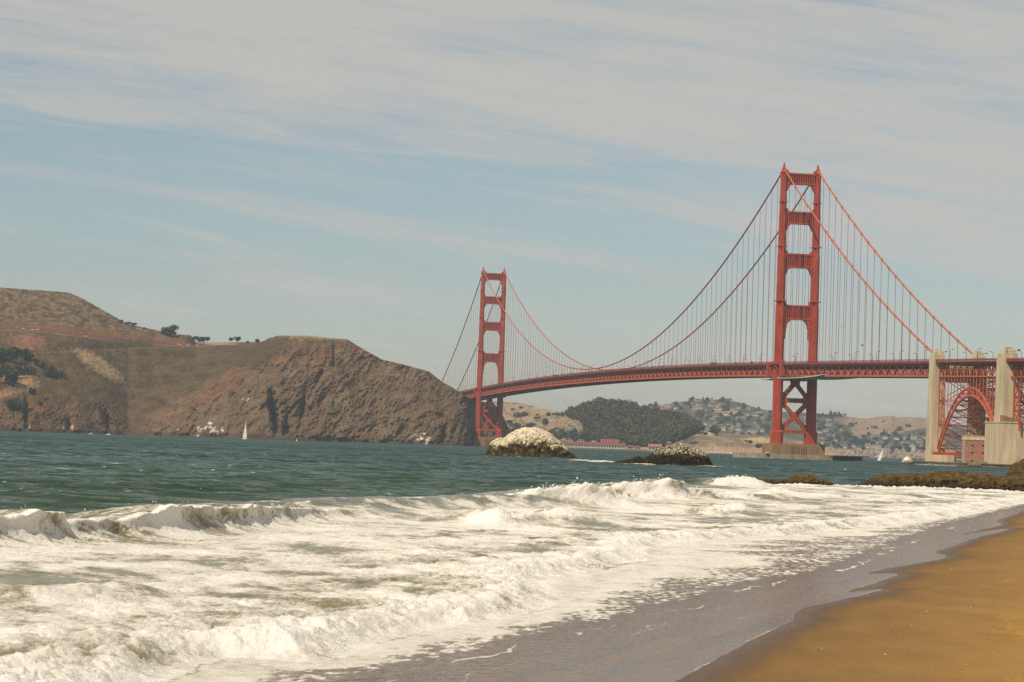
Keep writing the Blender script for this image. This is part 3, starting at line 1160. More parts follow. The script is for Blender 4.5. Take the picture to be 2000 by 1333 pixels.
class Sheet:
    """hillside given by sight-line anchors: per column the distance of its water line and (row, distance) of the folds up to the crest"""

    def __init__(self, name, keys, step, nrow, relief, color, mat, rough_crest=0.8, back=260, smooth=3, kind='structure'):
        xk = np.array([k[0] for k in keys], float)
        xs = np.arange(xk[0], xk[-1] + step / 2, step)
        D0 = np.interp(xs, xk, [k[1] for k in keys])
        m = len(keys[0][2])
        ys = [hor(xs) + CAM_H * F / D0]
        Ds = [D0]
        for j in range(m):
            ys.append(np.interp(xs, xk, [k[2][j][0] for k in keys]))
            Ds.append(np.interp(xs, xk, [k[2][j][1] for k in keys]))
        if smooth:
            kk = np.hanning(2 * smooth + 3)
            kk /= kk.sum()
            pad = len(kk) // 2
            Ds = [np.convolve(np.pad(d, pad, mode='edge'), kk, 'valid') for d in Ds]
        ys[-1] = ys[-1] + rough_crest * fbm(xs / 5.0, xs * 0, 4, 411)
        ys, Ds = np.array(ys), np.array(Ds)
        wts = np.linspace(0, m, nrow)
        lo = np.minimum(wts.astype(int), m - 1)
        f = (wts - lo)[:, None]
        Yp = ys[lo] * (1 - f) + ys[lo + 1] * f
        Dp = Ds[lo] * (1 - f) + Ds[lo + 1] * f
        for _ in range(max(2, nrow // 14)):
            Dp[1:-1] = .25 * Dp[:-2] + .5 * Dp[1:-1] + .25 * Dp[2:]
        Xp = np.broadcast_to(xs[None], Yp.shape)
        hh = np.broadcast_to(wts[:, None] / m, Yp.shape)
        Dp = Dp + relief(Xp, Yp, hh) * sm(hh, 0, .04)
        W = at_depth(Xp, Yp, Dp)
        W[0, :, 2] = 0
        c = color(Xp, Yp, hh, ys)
        foot = W[0].copy()
        foot[:, 2] = -1.0
        rows = [foot[None], W]
        cols = [c[:1], c]
        cr = W[-1]
        dirv = cr[:, :2] / np.hypot(cr[:, 0], cr[:, 1])[:, None]
        for b, zf in ((.12, .985), (.45, .86), (1.0, .45), (1.6, -.02)):
            q = cr.copy()
            q[:, :2] += dirv * back * b
            q[:, 2] = np.maximum(cr[:, 2] * zf, -1.0)
            rows.append(q[None])
            cols.append(c[-1:])
        V = np.concatenate(rows, 0)
        Cc = np.concatenate(cols, 0)
        self.X, self.Y, self.W = Xp, Yp, W
        self.obj = grid_mesh(name, V, V.shape[0], V.shape[1], mat, colors={'col': np.clip(Cc, .005, 1)})
        tag(self.obj, kind=kind)

    def pt(self, x, y):
        i = np.argmin(((self.X - x) ** 2 + (self.Y - y) ** 2).ravel())
        return self.W.reshape(-1, 3)[i].copy()


SCRUB, SCRUB2, GRASS = (.098, .065, .031), (.062, .044, .022), (.185, .122, .064)
RUST, ROCK, ROCKD, TAN = (.165, .074, .036), (.140, .092, .051), (.044, .031, .021), (.29, .20, .105)


def line_d(x, y, pts):
    """vertical pixel offset below a poly-line"""
    p = np.array(pts, float)
    return y - np.interp(x, p[:, 0], p[:, 1])


def blob(x, y, cx, cy, rx, ry, ang=0):
    a = R(ang)
    dx, dy = x - cx, y - cy
    u = (dx * math.cos(a) + dy * math.sin(a)) / rx
    v = (-dx * math.sin(a) + dy * math.cos(a)) / ry
    return u * u + v * v


ROAD_HI = [(-400, 640), (0, 644), (60, 645), (160, 657), (260, 668), (330, 674), (390, 677), (430, 672)]
ROAD_LO = [(60, 690), (110, 687), (160, 685), (220, 682), (300, 678), (390, 677)]
SPUR = [(240, 860), (262, 838), (300, 806), (350, 776), (420, 735), (480, 700), (530, 665)]
CLEFTS = [(536, 815, 6, 46, 75, -8), (560, 842, 11, 26, 45, 0), (591, 800, 5, 40, 20, 10), (653, 697, 4, 26, 22, 0), (866, 856, 6, 16, 40, 10), (888, 842, 5, 22, 15, 25), (51, 812, 4, 30, 40, 0),
          (212, 828, 7, 24, 45, -20), (135, 838, 5, 14, 30, 0), (620, 745, 4, 40, 14, 25), (905, 838, 5, 26, 12, 15)]


def head_relief(x, y, h):
    cliff = sm(line_d(x, y, SPUR) + 14 * fbm(x / 30, y / 30, 3, 501), -6, 25) * sm(x, 240, 300)
    low = sm(y, 775, 825) * (1 - sm(x, 230, 300))
    a = np.maximum(cliff, low * .8)
    # folds run down the slope, leaning to the left at the foot
    xx = x + (y - 750) * .55
    r1 = ridged(xx / 90 + .3 * fbm(x / 50, y / 50, 3, 513), y / 95, 4, 511) * 17
    r2 = (.55 - billow(x / 26 + .5 * fbm(x / 25, y / 20, 3, 515) + y / 60, y / 40 + x / 70, 5, 517, .55)) * 13
    soft = fbm((x - (y - 700) * .5) / 60, y / 110, 4, 523) * 20 + fbm(x / 9, y / 6, 3, 527) * 3.0
    d = -(r1 + r2) * a + soft * (1 - a * .6)
    d = d - fbm(x / 5, y / 4, 3, 529) * (2.2 + 2.4 * a)
    for cx, cy, rx, ry, dep, ang in CLEFTS:
        d = d + dep * np.exp(-blob(x + 3 * fbm(x / 7, y / 9, 2, 531), y, cx, cy, rx, ry, ang))
    # cut slope above the high road
    ld = line_d(x, y, ROAD_HI)
    d = d + 9 * np.exp(-((ld + 1) / 5) ** 2) * (x < 425) * (x > -400)
    ld = line_d(x, y, ROAD_LO)
    d = d + 4 * np.exp(-((ld + 1) / 4) ** 2) * (x < 390) * (x > 60)
    return d


def head_color(x, y, h, ys):
    n1 = fbm(x / 38, y / 18, 4, 541)
    n2 = fbm(x / 9, y / 5, 4, 547)
    n3 = fbm((x + y * .8) / 26, (y - x * .35) / 7, 4, 553)
    c = np.zeros(x.shape + (3,)) + np.array(SCRUB)
    c = mixc(c, SCRUB2, sm(n1 + .5 * n2, -.1, .35))
    ld = line_d(x, y, ROAD_HI)
    top = 1 - sm(ld, -8, 0)
    g = sm(n3 * .8 + n2 * .7 + .12, -.12, .30) * top
    c = mixc(c, GRASS, g * .85)
    c = mixc(c, SCRUB2, top * sm(fbm(x / 24, y / 12, 4, 557), .08, .35) * .8)
    # bare red soil at the road cuts
    rs = np.exp(-((ld + 8 + 3 * n2) / 8) ** 2) * sm(n1 * .6 + .5 * sm(x, -50, 30), .05, .4) * (x < 400)
    c = mixc(c, RUST, np.clip(rs * .9, 0, 1))
    c = mixc(c, (.22, .105, .056), np.clip(1.3 - blob(x, y, 55, 668, 48, 17, 10) + .8 * n2, 0, 1) * .85)
    c = mixc(c, ROCKD, np.clip(1.2 - blob(x, y, 372, 664, 16, 9, 15), 0, 1) * .8)
    c = mixc(c, (.24, .155, .09), np.exp(-((ld - 1.2) / .9) ** 2) * (x < 430) * .6)
    l2 = line_d(x, y, ROAD_LO)
    c = mixc(c, (.22, .145, .085), np.exp(-((l2 - 1) / .8) ** 2) * (x > 60) * (x < 330) * .55)
    c = mixc(c, SCRUB2, np.exp(-((l2 + 10) / 8) ** 2) * (x > 80) * (x < 300) * .7)
    # dry patch on the slope
    tb = np.clip(1.25 - blob(x, y, 194, 714, 58, 15, 32) + 1.0 * n2, 0, 1)
    c = mixc(c, TAN, tb * .85)
    # cliffs
    sp = line_d(x, y, SPUR) + 16 * fbm(x / 28, y / 22, 4, 561)
    cl = sm(sp, -4, 16) * sm(x + 30 * n1 + 14 * n2, 225, 310)
    c = mixc(c, ROCK, cl * .85)
    c = mixc(c, RUST, cl * np.exp(-((sp - 22) / 26) ** 2) * sm(n2 + n1, -.35, .25) * .85)
    c = mixc(c, (.225, .122, .054), cl * np.exp(-((sp - 42) / 16) ** 2) * sm(n3, .05, .35) * .8)
    big = fbm((x + y * .5) / 70, (y - x * .3) / 40, 4, 571)
    c = mixc(c, (.132, .068, .037), cl * sm(big + .5 * n2, .02, .40) * .75)
    c = mixc(c, (.155, .109, .062), cl * sm(-big + .6 * n3, .12, .45) * .8)
    c = mixc(c, ROCKD, cl * sm(fbm((x + y * .6) / 14, (y - x * .2) / 30, 4, 577), .16, .42) * .75)
    # scrub cap on the spur's left shoulder
    c = mixc(c, (.076, .055, .028), np.clip(1.3 - blob(x, y, 515, 690, 52, 26, -25) + .6 * n2, 0, 1) * .9)
    # bottom left cliffs
    lf = sm(y + 20 * n1, 765, 815) * (1 - sm(x + 40 * n1 + 14 * n2, 215, 320))
    c = mixc(c, (.118, .070, .040), lf * .8)
    c = mixc(c, RUST, lf * sm(n1 + n2 * .5, .05, .35) * .75)
    c = mixc(c, ROCKD, lf * sm(fbm(x / 8, y / 22, 4, 583), .12, .4) * .75)
    c = mixc(c, (.34, .20, .105), np.clip(1.2 - blob(x, y, 38, 742, 40, 22, 20) + 1.1 * n2, 0, 1) * .75)
    c = mixc(c, (.26, .145, .09), np.clip(1.2 - blob(x, y, 14, 768, 26, 10, -5) + .9 * n2, 0, 1) * .85)
    # top of the headland: trodden pale rim
    rim = np.exp(-((y - ys[-1][None] - 1.5) / 2.2) ** 2)
    c = mixc(c, TAN, rim * ((x > 565) & (x < 650)) * .8)
    c = mixc(c, (.34, .25, .16), np.clip(1.1 - blob(x, y, 425, 671, 44, 4.5, 2), 0, 1) * .8)
    # wave-washed dark foot
    wl = ys[0][None]
    ft = np.exp(-((wl - y) / (6 + 6 * np.clip(n1 + .4, 0, 1))) ** 2)
    c = mixc(c, (.055, .045, .036), ft * .85)
    for cx, cy, dep in ((536, 820, 0),):
        pass
    # guano
    for cx, cy, rx, ry, an in ((46, 838, 6, 3, -15), (58, 832, 2, 5, 0), (123, 834, 3, 6, 10), (140, 835, 4, 5, -30), (348, 839, 4, 2, 0), (388, 838, 5, 6, -50), (402, 836, 9, 3, -28), (416, 840, 10, 7, 35),
                               (434, 842, 3, 6, -15), (411, 827, 4, 3, 0), (388, 851, 4, 1.5, 0), (808, 853, 8, 4, -25), (821, 859, 6, 6, 30), (836, 858, 6, 9, 25), (828, 848, 3, 3, 0), (515, 719, 3, 1.6, 0)):
        c = mixc(c, (.58, .54, .46), np.clip(.95 - blob(x, y, cx, cy, rx, ry, an) + 2.4 * n2, 0, 1) ** 1.4 * .9)
    dots = sm(pn(x / 1.3, y / 1.3, 591), .45, .6) * np.clip(1 - blob(x, y, 482, 781, 17, 3, 3), 0, 1)
    c = mixc(c, (.72, .68, .6), np.clip(dots * 2, 0, 1))
    n4 = fbm(x / 2.6, y / 1.7, 3, 597)
    return c * np.clip(1 + .25 * n2 + .26 * n4, .4, 1.8)[..., None]


HEAD = Sheet('headland_hill', [
    (-420, 2870, [(775, 2960), (655, 3230), (545, 3900)]),
    (-150, 2890, [(765, 2990), (650, 3250), (552, 3900)]),
    (0, 2900, [(760, 2990), (645, 3260), (562, 3900)]),
    (60, 2910, [(765, 3000), (647, 3280), (566, 3900)]),
    (100, 2930, [(768, 3020), (650, 3290), (569, 3860)]),
    (135, 2950, [(770, 3040), (653, 3300), (572, 3820)]),
    (160, 2965, [(772, 3060), (656, 3310), (583, 3790)]),
    (180, 2980, [(775, 3080), (658, 3320), (594, 3750)]),
    (215, 3010, [(782, 3110), (662, 3345), (614, 3680)]),
    (250, 3045, [(795, 3150), (667, 3370), (634, 3600)]),
    (300, 3025, [(780, 3165), (672, 3400), (644, 3570)]),
    (340, 3010, [(770, 3160), (675, 3410), (653, 3560)]),
    (372, 3000, [(762, 3150), (680, 3395), (655, 3550)]),
    (384, 3000, [(760, 3150), (684, 3390), (670, 3560)]),
    (400, 2990, [(755, 3140), (688, 3350), (669, 3560)]),
    (470, 2970, [(740, 3110), (692, 3250), (669, 3460)]),
    (512, 2945, [(740, 3070), (688, 3180), (668, 3320)]),
    (525, 2940, [(740, 3060), (688, 3160), (661, 3260)]),
    (545, 2930, [(745, 3040), (690, 3130), (656, 3210)]),
    (600, 2955, [(752, 3055), (692, 3130), (656, 3190)]),
    (650, 2970, [(756, 3065), (698, 3135), (661, 3195)]),
    (678, 2980, [(762, 3070), (705, 3140), (663, 3200)]),
    (700, 2985, [(768, 3075), (718, 3145), (677, 3205)]),
    (745, 2990, [(778, 3080), (735, 3150), (702, 3210)]),
    (790, 2990, [(785, 3085), (748, 3155), (713, 3215)]),
    (838, 2995, [(795, 3090), (760, 3160), (726, 3215)]),
    (862, 3000, [(805, 3095), (778, 3160), (745, 3212)]),
    (885, 3010, [(812, 3100), (790, 3160), (758, 3208)]),
    (904, 3030, [(820, 3110), (800, 3165), (771, 3200)]),
    (917, 3085, [(826, 3135), (806, 3185), (778, 3220)]),
    (921, 3205, [(830, 3240), (810, 3280), (784, 3320)]),
    (962, 3218, [(830, 3252), (810, 3290), (787, 3340)]),
    (978, 3220, [(840, 3250), (825, 3280), (803, 3330)]),
    (990, 3222, [(855, 3245), (845, 3270), (828, 3310)]),
    (1000, 3225, [(864, 3240), (858, 3262), (852, 3300)]),
    (1008, 3230, [(869, 3238), (868, 3258), (866.5, 3290)])],
    1.5, 190, head_relief, head_color, M['land'], 1.1, 260, 7)


def tan_relief(x, y, h):
    return 26 * fbm(x / 40, y / 30, 4, 611) + 8 * fbm(x / 8, y / 5, 3, 613)


def tan_color(x, y, h, ys):
    n1 = fbm(x / 26, y / 10, 4, 621)
    n2 = fbm(x / 6, y / 2.6, 4, 623)
    c = np.zeros(x.shape + (3,)) + np.array((.29, .205, .12))
    c = mixc(c, (.22, .155, .095), sm(n1, -.1, .3))
    c = mixc(c, (.085, .08, .048), sm(n2 + .5 * n1 + .35 * sm(y, 812, 850), .14, .34) * (x < 1150))
    c = mixc(c, (.32, .20, .12), np.clip(1.2 - blob(x, y, 1078, 830, 26, 5, -4), 0, 1) * .8)
    # ground under the wood
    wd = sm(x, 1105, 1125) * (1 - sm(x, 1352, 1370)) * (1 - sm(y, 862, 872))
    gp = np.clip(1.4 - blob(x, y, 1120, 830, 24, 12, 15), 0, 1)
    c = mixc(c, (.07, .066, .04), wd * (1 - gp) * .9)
    # right-hand shore hill
    rt = sm(x, 1340, 1365)
    c = mixc(c, (.16, .125, .08), rt * sm(n2 * .5 + n1 + .25, -.1, .2) * .9)
    c = mixc(c, (.42, .285, .15), np.clip(1.5 - blob(x, y, 1369, 846, 25, 5.5, 2), 0, 1))
    c = mixc(c, (.40, .28, .15), np.clip(1.2 - blob(x, y, 1480, 861, 34, 8, 0) + 1.0 * n2, 0, 1) * .85)
    c = mixc(c, (.42, .30, .17), np.exp(-((y - np.interp(x, [1290, 1330], [876, 861])) / 1.5) ** 2) * (x > 1290) * (x < 1333))
    c = mixc(c, (.30, .19, .12), sm(y, 871, 876) * (.6 + .4 * rt))
    c = mixc(c, (.09, .075, .06), np.exp(-((ys[0][None] - y) / 1.6) ** 2) * .8)
    return c * (1 + .18 * n2)[..., None]


COVE = Sheet('cove_hill', [
    (930, 4300, [(860, 4380), (820, 4500), (786, 4750)]),
    (985, 4250, [(860, 4340), (820, 4480), (785, 4740)]),
    (1010, 4200, [(862, 4290), (824, 4440), (787, 4720)]),
    (1040, 4150, [(863, 4230), (828, 4400), (793, 4700)]),
    (1070, 4100, [(864, 4170), (832, 4340), (801, 4640)]),
    (1100, 4050, [(865, 4120), (836, 4280), (810, 4540)]),
    (1118, 4000, [(866, 4080), (838, 4230), (812, 4480)]),
    (1140, 3960, [(866, 4040), (835, 4180), (800, 4440)]),
    (1170, 3940, [(867, 4010), (832, 4160), (793, 4440)]),
    (1210, 3930, [(867, 4000), (832, 4160), (795, 4440)]),
    (1250, 3930, [(868, 4000), (836, 4150), (806, 4420)]),
    (1290, 3930, [(869, 4000), (842, 4120), (815, 4360)]),
    (1330, 3900, [(870, 3960), (846, 4070), (822, 4280)]),
    (1352, 3880, [(871, 3940), (852, 4030), (832, 4180)]),
    (1370, 3860, [(872, 3920), (856, 4000), (842, 4120)]),
    (1400, 3840, [(873, 3900), (860, 3980), (847, 4100)]),
    (1450, 3800, [(874, 3860), (862, 3950), (849, 4080)]),
    (1500, 3760, [(876, 3820), (865, 3920), (852, 4060)]),
    (1560, 3720, [(878, 3770), (870, 3840), (860, 3950)]),
    (1640, 3680, [(888, 3700), (886, 3730), (884, 3760)])],
    1.6, 70, tan_relief, tan_color, M['farland'], .5, 300, 5)


def far_relief(x, y, h):
    return 90 * fbm(x / 46, y / 36, 4, 631) + 20 * fbm(x / 10, y / 7, 3, 633)


FAR_CREST = [(1200, 812), (1240, 801), (1265, 793), (1300, 790), (1340, 784), (1380, 781), (1420, 781), (1450, 788), (1480, 798), (1505, 804), (1560, 806), (1596, 808), (1623, 810), (1642, 812), (1671, 816), (1693, 818),
             (1716, 814), (1742, 812.5), (1753, 816), (1775, 814.5), (1793, 815), (1810, 817), (1850, 826), (1900, 838), (1960, 850), (2060, 862), (2300, 872)]


def far_color(x, y, h, ys):
    n1 = fbm(x / 24, y / 11, 4, 641)
    n2 = fbm(x / 6, y / 3, 4, 643)
    grass = np.array((.235, .165, .115))
    dark = np.array((.070, .072, .052))
    c = np.zeros(x.shape + (3,)) + dark
    hill = sm(x, 1632, 1662) * (1 - sm(line_d(x, y, [(1600, 826), (1660, 832), (1670, 852), (1690, 850), (1720, 848), (1760, 846), (1790, 838), (1840, 836)]) + 9 * n1, -3, 4))
    c = mixc(c, grass, hill)
    c = mixc(c, (.24, .17, .11), hill * sm(n1, 0, .3))
    lf = (1 - sm(x, 1560, 1640))
    c = mixc(c, (.26, .18, .12), lf * sm(n1 + .5 * n2, .22, .42) * .8)
    for cx, cy, rx, ry, an in ((1425, 809, 20, 7, 12), (1438, 806, 14, 5, 0), (1360, 797, 12, 5, -5), (1290, 795, 16, 4, 0), (1622, 868, 16, 4, -35), (1400, 803, 10, 4, 0)):
        c = mixc(c, (.31, .21, .14), np.clip(1.3 - blob(x, y, cx, cy, rx, ry, an) + .8 * n2, 0, 1) * .85)
    foot = sm(y - ys[0][None], -24 - 6, -14) * sm(x, 1590, 1610)
    c = mixc(c, (.29, .21, .15), foot * sm(n2 + .3 + .4 * n1, -.2, .3) * .85)
    c = mixc(c, (.08, .078, .055), foot * sm(fbm(x / 7, y / 9, 3, 647), .12, .35) * .7)
    return c * (1 + .2 * n2)[..., None]


FARH = Sheet('far_shore_hill', [(x, 5600, [(float(hor(x)) - 12, 5700), ((y + float(hor(x))) / 2 - 4, 6100), (y, 6700)]) for x, y in FAR_CREST],
             1.6, 90, far_relief, far_color, M['farland'], .7, 500, 4)


# ------------------------------------------------------------------ rocks


class Rock:
    def __init__(self, name, prof, D, depth, label, color, amp=.8, fr=2.2, nx=150, nf=64, belly=.35, base=-.8, seed=0, group=None):
        """prof: (photo column, photo row) along the outline from the left; D metres ahead"""
        p = np.array(prof, float)
        W = at_depth(p[:, 0], p[:, 1], np.full(len(p), D))
        x0, x1 = W[0, 0], W[-1, 0]
        u = np.linspace(0, 1, nx)
        xs = x0 + (x1 - x0) * u
        H = np.interp(xs, W[:, 0], W[:, 2])
        k = np.hanning(7)
        k /= k.sum()
        H = np.convolve(np.pad(H, 3, mode='edge'), k, 'valid')
        H = H + .16 * amp * (ridged(xs / (fr * 1.1), xs * 0 + seed, 4, 719, .6) - .3) * np.clip(H / (.5 * H.max()), 0, 1)
        ph = np.linspace(-.12, math.pi + .12, nf)
        ends = np.sqrt(np.clip(1 - (2 * u - 1) ** 4, 0, 1))
        UU, PH = np.meshgrid(np.arange(nx), ph, indexing='ij')
        Hx = np.maximum(H[UU], .05)
        dep = depth * (.35 + .65 * ends[UU]) * (.55 + .45 * Hx / H.max())
        s = np.sin(PH)
        z = np.where(s > 0, Hx * np.clip(s, 0, 1) ** (1 - belly), base * 3 * -s / .12 * .3)
        y = D - dep * np.cos(PH)
        x = xs[UU] + 0 * y
        # broken faces: displacement by stacked ridged noise in the face plane
        a = (x - x0)
        b = z * 1.3 + .35 * y
        n1 = ridged(a / (fr * 2.0), b / (fr * 1.3), 4, 701 + seed, .55)
        n2 = fbm(a / (fr * .45), b / (fr * .4), 4, 707 + seed)
        n3 = fbm(a / (fr * 3), y / (fr * 3), 2, 711 + seed)
        sc = np.clip(Hx / (.45 * H.max()), .25, 1)
        push = amp * (.8 * n1 + .32 * n2) * sc
        top = np.clip(s, 0, 1)
        y = y - push * np.cos(PH) * 1.2 + 0 * n3
        z = z + push * .45 * top * (s > 0)
        x = x + amp * .35 * n3 * sc
        c = color(x - x0, z / H.max(), s, n1, n2, a / (x1 - x0), b)
        t = ((xs[0] + xs[-1]) / 2, D, 0)
        V = np.stack([x - t[0], y - t[1], z], -1)
        self.obj = grid_mesh(name, V, nx, nf, M['rock'], colors={'col': np.clip(c, .004, 1)})
        self.obj.location = t
        tag(self.obj, label, 'rock', group)
        self.V = V.reshape(-1, 3) + np.array(t)

    def top(self, px):
        qx, qy = project(self.V)
        k = np.abs(qx - px) < 3
        if not k.any():
            k = np.abs(qx - px) < 12
        i = np.where(k)[0][np.argmax(self.V[k][:, 2])]
        return self.V[i]


def c_white(x, h, s, n1, n2, u, b):
    c = np.zeros(x.shape + (3,)) + np.array((.56, .46, .30))
    c = mixc(c, (.68, .60, .45), sm(n2, -.1, .3))
    c = mixc(c, (.20, .145, .050), sm(n2 * .9 - n1 * .55 + .75 * (1 - h) - .22, .0, .30))
    lim = .36 + .38 * fbm(x / 5, b / 6, 4, 721) + .22 * n2 - .10 * np.cos(u * 6)
    c = mixc(c, (.036, .025, .009), 1 - sm(h, lim - .05, lim + .10))
    c = mixc(c, (.080, .054, .014), (1 - sm(h, .16, .30)) * sm(n2, -.15, .25))
    c = mixc(c, (.020, .016, .010), sm(-n1, .05, .35) * (1 - sm(h, .3, .55)) * .8)
    c = mixc(c, (.14, .10, .035), sm(fbm(x / 2.2, b / 1.6, 4, 725), .08, .30) * (1 - sm(h, .55, .85)) * .75)
    c = mixc(c, (.05, .036, .014), sm(fbm(x / 1.3, b / 1.0, 3, 727), .22, .40) * .7)
    return c


def c_black(x, h, s, n1, n2, u, b):
    c = np.zeros(x.shape + (3,)) + np.array((.034, .022, .008))
    c = mixc(c, (.060, .037, .010), sm(n2, 0, .35))
    c = mixc(c, (.014, .011, .008), sm(n1, .25, .6))
    sp = sm(fbm(x / .5, b / .5, 3, 731) + .25 * n1, .12, .30)
    w = sp * sm(h + .26 * n1, .66, .84) * sm(u, .25, .40)
    c = mixc(c, (.50, .43, .31), w * .95)
    c = mixc(c, (.55, .47, .35), sm(u + h * .15, .86, .98) * sm(h, .45, .65) * sm(n2, -.1, .2) * .7)
    return c


def c_reef(x, h, s, n1, n2, u, b):
    c = np.zeros(x.shape + (3,)) + np.array((.068, .043, .014))
    c = mixc(c, (.125, .077, .025), sm(n2 + .3 * n1, .05, .4) * sm(h, .2, .6))  # raised upper parts lighter: a sunlit tone put into the rock colour
    c = mixc(c, (.052, .040, .018), sm(-n2, .0, .35))
    c = mixc(c, (.035, .028, .018), 1 - sm(h + .12 * n2, .12, .40))
    return c


def c_grey(x, h, s, n1, n2, u, b):
    c = np.zeros(x.shape + (3,)) + np.array((.13, .105, .065))
    c = mixc(c, (.21, .175, .115), sm(n2, 0, .35))
    c = mixc(c, (.04, .032, .022), 1 - sm(h + .2 * n2, .10, .35))
    return c


def c_guano(x, h, s, n1, n2, u, b):
    c = np.zeros(x.shape + (3,)) + np.array((.16, .115, .065))
    c = mixc(c, (.72, .66, .58), sm(h + .5 * n2, .38, .62))
    c = mixc(c, (.05, .04, .03), 1 - sm(h + .15 * n2, .08, .3))
    return c


def c_pale(x, h, s, n1, n2, u, b):
    c = np.zeros(x.shape + (3,)) + np.array((.30, .25, .17))
    c = mixc(c, (.19, .15, .10), sm(n2, 0, .3))
    return c


ROCK_W = Rock('sea_rock', [(944, 894), (948, 884), (956, 868), (966, 860), (980, 856), (992, 851), (1004, 844), (1018, 838), (1032, 836), (1046, 837), (1058, 841), (1072, 847), (1084, 857), (1096, 866), (1108, 876), (1120, 887), (1132, 898)],
              965, 11, 'big domed sea rock with bird-whitened top and dark wet base', c_white, 1.5, 2.6, 190, 80, .45, seed=3)
ROCK_B = Rock('sea_rock', [(1188, 907), (1200, 903), (1215, 900), (1235, 897), (1243, 893), (1255, 895), (1268, 892), (1278, 882), (1288, 876), (1300, 875), (1315, 874), (1330, 872), (1345, 875), (1360, 877), (1370, 879), (1378, 886), (1386, 897), (1392, 908), (1398, 913)],
              750, 8, 'low black sea rock speckled white on top with a long brown tail', c_black, .95, 1.5, 200, 70, .4, seed=11)
ROCK_S = Rock('sea_rock', [(1484, 939), (1495, 937), (1515, 938), (1540, 938), (1550, 931), (1562, 929), (1572, 928), (1584, 930), (1590, 934), (1605, 939), (1620, 943), (1634, 948)],
              400, 3.2, 'small low brown rock awash in the surf left of the reef', c_reef, .7, .8, 160, 56, .4, seed=17)
ROCK_R = Rock('reef_rock', [(1664, 949), (1680, 946), (1692, 941), (1705, 936), (1718, 930), (1728, 928), (1750, 928), (1775, 928), (1800, 927), (1822, 926), (1840, 923), (1858, 925), (1872, 924), (1884, 923), (1900, 929), (1916, 926), (1926, 928), (1940, 931), (1965, 934), (1985, 931), (2020, 928), (2080, 924), (2140, 930), (2200, 945)],
              412, 6.5, 'long jagged yellow-brown reef lying along the far edge of the foam', c_reef, .95, 1.5, 340, 84, .35, seed=23)
ROCK_E = Rock('reef_rock', [(1960, 945), (1970, 932), (1976, 920), (1982, 908), (1990, 904), (2000, 900), (2020, 893), (2050, 890), (2090, 898), (2130, 920), (2150, 940)],
              425, 5, 'tall brown boulder at the right-hand end of the reef', c_reef, 1.0, 1.1, 140, 70, .35, seed=29)
ROCK_G = Rock('sea_rock', [(1757, 906), (1761, 901), (1766, 896), (1771, 892), (1775, 894), (1779, 897), (1783, 902), (1785, 907)],
              1600, 4.5, 'little rock in open water with a white guano-capped peak', c_guano, .5, 1.3, 70, 44, .3, seed=31)
ROCK_N = Rock('sea_rock', [(1886, 913), (1892, 907), (1900, 902), (1908, 904), (1918, 900), (1926, 903), (1932, 908), (1936, 914)],
              1475, 5, 'grey jagged rock in the water below the brick fort', c_grey, .7, 1.4, 90, 44, .3, seed=37)
ROCK_M = Rock('sea_rock', [(1928, 915), (1936, 910), (1944, 909), (1950, 912), (1962, 917)], 1450, 4, 'small grey rock right of the jagged rock below the fort', c_grey, .5, 1.2, 70, 40, .3, seed=41)
Rock('sea_rock', [(1802, 911), (1808, 908), (1816, 905), (1826, 907), (1834, 908), (1842, 911)], 1560, 3, 'low dark rock at the seawall foot below the left pylon', c_grey, .5, 1.2, 60, 40, .3, seed=43)
Rock('sea_rock', [(1842, 911), (1848, 907), (1855, 905), (1862, 908), (1868, 912)], 1545, 3, 'low dark rock at the seawall foot between pylon and fort', c_grey, .5, 1.2, 60, 40, .3, seed=47)
Rock('shore_boulder', [(1982, 914), (1986, 898), (1992, 888), (2002, 885), (2014, 888), (2030, 896), (2042, 916)], 1380, 8, 'rounded pale boulder at the photo edge below the concrete wall', c_pale, .5, 2.0, 70, 44, .4, seed=53)


# ------------------------------------------------------------------ the bridge
BP = Vector((220.385, 1929.543, 0))
HD = R(11.1027)


def bw(l, a, z=0.0):
    """bridge frame (l across, a along from the near tower, z) to world"""
    c, s = math.cos(HD), math.sin(HD)
    return Vector((BP.x + l * c - a * s, BP.y + l * s + a * c, z))


def deck_z(a):
    """top of the railing line"""
    if a < 0:
        return 75.0 + .021 * a
    if a > 1280:
        return 75.0 - .021 * (a - 1280)
    return 81.7 - 6.7 * ((a - 640) / 640.0) ** 2


def cable_z(a):
    if a < 0:
        t = -a / 336.0
        return 225.0 + (71.0 - 225.0) * t - 4 * 9.5 * t * (1 - t)
    if a > 1280:
        t = (a - 1280) / 340.0
        return 225.0 + (71.0 - 225.0) * t - 4 * 9.5 * t * (1 - t)
    return 84.2 + (225.0 - 84.2) * ((a - 640) / 640.0) ** 2


BRIDGE = empty('suspension_bridge', BP, HD)
tag(BRIDGE, 'long orange-red suspension bridge with two tall towers crossing the strait', 'bridge')


def stepped(cx, cy, w, l):
    """plan of a tower leg with notched corners"""
    a, b = w / 2, l / 2
    s1, s2 = .17, .32
    pts = [(a, b - l * s2), (a - w * s1 * .5, b - l * s2), (a - w * s1 * .5, b - l * s1 * .7), (a - w * s2, b - l * s1 * .7), (a - w * s2, b)]
    q = []
    for x, y in pts:
        q.append((cx + x, cy + y))
    for x, y in pts[::-1]:
        q.append((cx - x, cy + y))
    for x, y in pts:
        q.append((cx - x, cy - y))
    for x, y in pts[::-1]:
        q.append((cx + x, cy - y))
    return q


